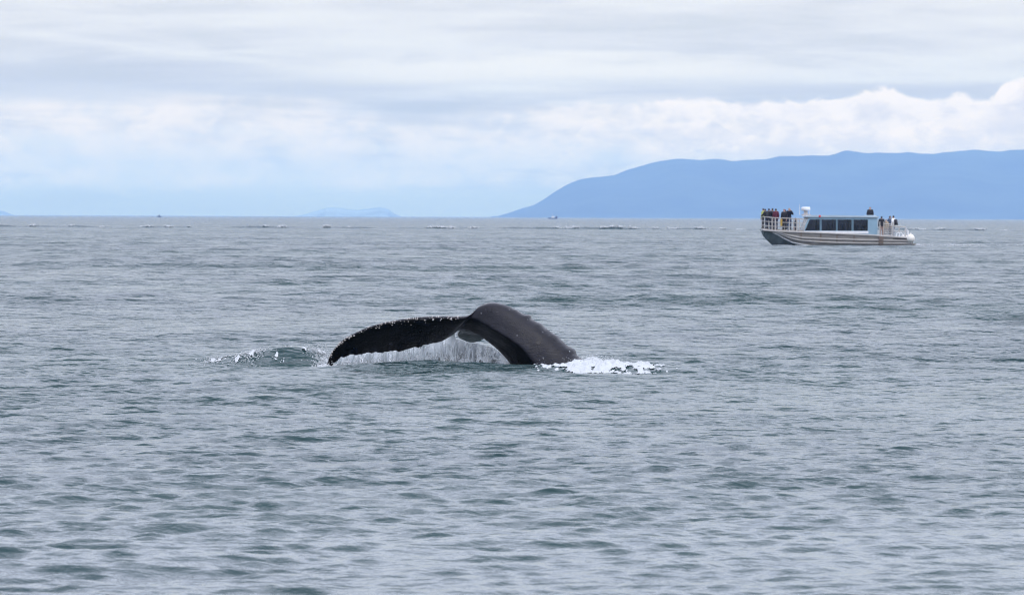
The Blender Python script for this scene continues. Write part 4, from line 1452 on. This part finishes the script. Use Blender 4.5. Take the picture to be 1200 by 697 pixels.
person(on_boat(1044.8, -1.35), R(60), 1.88, "passenger in white jacket at the stern with a dark backpack", ("white_jacket", (0.80, 0.80, 0.82)), ("pale_grey_trousers", (0.38, 0.40, 0.44)), HAIRD,
       pack=("dark_backpack_fabric", (0.03, 0.03, 0.035)))
person(on_boat(1009.5, -1.0, .84), R(200), 1.62, "passenger in white top seen through the last cabin window", ("white_top", (0.80, 0.78, 0.76)), DARKT, HAIRB)
person(on_boat(900.6, .1), R(-20), 1.76, "passenger in black on the bow deck between the leaning one and the maroon jacket", BLACK, DARKT, HAIRD, camera_pose)
person(on_boat(905.2, .3), R(40), 1.80, "passenger in charcoal jacket half hidden behind the maroon jacket", ("charcoal_jacket", (0.03, 0.03, 0.034)), DARKT, HAIRD)
person(on_boat(920.2, .4), R(10), 1.74, "passenger in brown jacket standing between the red hat and the fair haired one", ("dark_brown_jacket", (0.04, 0.03, 0.028)), DARKT, HAIRD)
# yellow bag hanging on the bow rail
yb = MB().hexa([(bx(912.2) - .07, -1.80, 1.62), (bx(912.2) + .07, -1.80, 1.62), (bx(912.2) + .07, -1.68, 1.62), (bx(912.2) - .07, -1.68, 1.62),
                (bx(912.2) - .09, -1.79, 2.18), (bx(912.2) + .09, -1.79, 2.18), (bx(912.2) + .09, -1.69, 2.18), (bx(912.2) - .09, -1.69, 2.18)])
yb.tube([(bx(912.2), -1.745, 2.17), (bx(912.2), -1.745, 2.30)], .02, 6)
ybo = yb.build("rail_bag", yellow_m)
ybo.matrix_world = bm4
tag(ybo, "narrow yellow bag hanging from the tour boat's bow rail", "bag")

# white water the boat leaves astern and throws at its bow
Pk, Rk = [], []
for _ in range(1100):
    x = 6.3 + random.expovariate(1 / 3.2)
    y = random.gauss(0, .7 + .03 * x)
    if random.random() > 0.5 + 0.5 * math.sin(x * 1.3):
        continue
    if x > 16:
        continue
    Pk.append((x, y, .02 + abs(random.gauss(0, .05)))); Rk.append(random.uniform(.03, .10))
for _ in range(160):
    x = random.uniform(-5.3, 6.0)
    Pk.append((x, -2.02 - random.random() * .12, random.uniform(-.02, .05))); Rk.append(random.uniform(.02, .05))
Pk = np.array([(bm4 @ Vector(p))[:] for p in Pk])
blobs("foam", Pk, np.array(Rk), foam_mat, "low white wake behind the tour boat's stern", 0.5)

# ------------------------------------------------------------------ far boats
fb = empty("fishing_boat", at(648, 257, 7000) * 1.0, 0)
fb.location.z = 0
tag(fb, "small distant fishing boat with dark hull and white cabin before the mountain", "boat")
dk = mat_plain("dark_hull_paint", (0.03, 0.035, 0.045), 0.5)
hv2, hf2 = [], []
for x, bb_, zt in ((-6, .1, 1.5), (-4.5, 1.3, 1.2), (0, 1.9, 1.1), (4, 1.8, 1.4), (5.6, 1.5, 1.8)):
    hv2 += [(x, -bb_, zt), (x * .95, -bb_ * .7, -.4), (x * .95, bb_ * .7, -.4), (x, bb_, zt)]
for i in range(4):
    hf2 += [(4 * i + k, 4 * i + k + 1, 4 * i + k + 5, 4 * i + k + 4) for k in range(3)] + [(4 * i + 3, 4 * i, 4 * i + 4, 4 * i + 7)]
hf2 += [(0, 3, 2, 1), (16, 17, 18, 19)]
mesh_obj("hull", hv2, hf2, dk, fb)
MB().hexa([(-2.4, -1.3, 1.1), (2.0, -1.3, 1.2), (2.0, 1.3, 1.2), (-2.4, 1.3, 1.1), (-1.2, -1.2, 3.4), (1.8, -1.2, 3.4), (1.8, 1.2, 3.4), (-1.2, 1.2, 3.4)]).build("cabin", alu_pale, fb)
MB().box((-1.6, -1.4, 3.41), (2.2, 1.4, 3.55)).build("roof", alu_pale, fb)
MB().tube([(-.5, 0, 3.5), (-.5, 0, 6.2)], .13, 6).build("mast", alu_pale, fb)
MB().box((3.0, -1.2, 1.4), (5.2, 1.2, 3.0)).build("net_drum", mat_plain("dark_net", (0.09, 0.06, 0.06), 0.9), fb)
MB().tube([(4.6, 0, 1.4), (4.8, 0, 4.4)], .12, 6).build("stern_gantry", dk, fb)
fb2 = empty("motor_boat", at(186.5, 252.9, 8500), 0)
fb2.location.z = 0
tag(fb2, "tiny dark motor boat on the left horizon", "boat")
mesh_obj("hull", [(x * .62, y, z) for x, y, z in hv2], hf2, dk, fb2)
MB().hexa([(-1.2, -.9, 1.1), (1.2, -.9, 1.1), (1.2, .9, 1.1), (-1.2, .9, 1.1), (-.8, -.8, 3.2), (1.0, -.8, 3.2), (1.0, .8, 3.2), (-.8, .8, 3.2)]).build("cabin", mat_plain("grey_cabin_paint", (0.12, 0.14, 0.16), 0.6), fb2)
MB().tube([(0, 0, 3.1), (0, 0, 4.6)], .12, 6).build("mast", dk, fb2)

# ------------------------------------------------------------------ the air
hz = MB().box((-40000, -40000, -3.0), (40000, 40000, 375.0)).build("haze", None)
hm = bpy.data.materials.new("haze_air")
hm.use_nodes = True
t = NT(hm.node_tree)
pv = t.n("ShaderNodeVolumePrincipled")
pv.inputs["Color"].default_value = (0.265, 0.468, 1.0, 1)
pv.inputs["Absorption Color"].default_value = (0.36, 0.61, 1.0, 1)
pv.inputs["Density"].default_value = 4.8e-5
pv.inputs["Anisotropy"].default_value = 0.0
t.n("ShaderNodeOutputMaterial", i_Volume=pv.outputs[0])
hm.cycles.homogeneous_volume = True if hasattr(hm, "cycles") and hasattr(hm.cycles, "homogeneous_volume") else False
hz.data.materials.append(hm)
tag(hz, "thin blue haze over the water", None, None, "stuff")
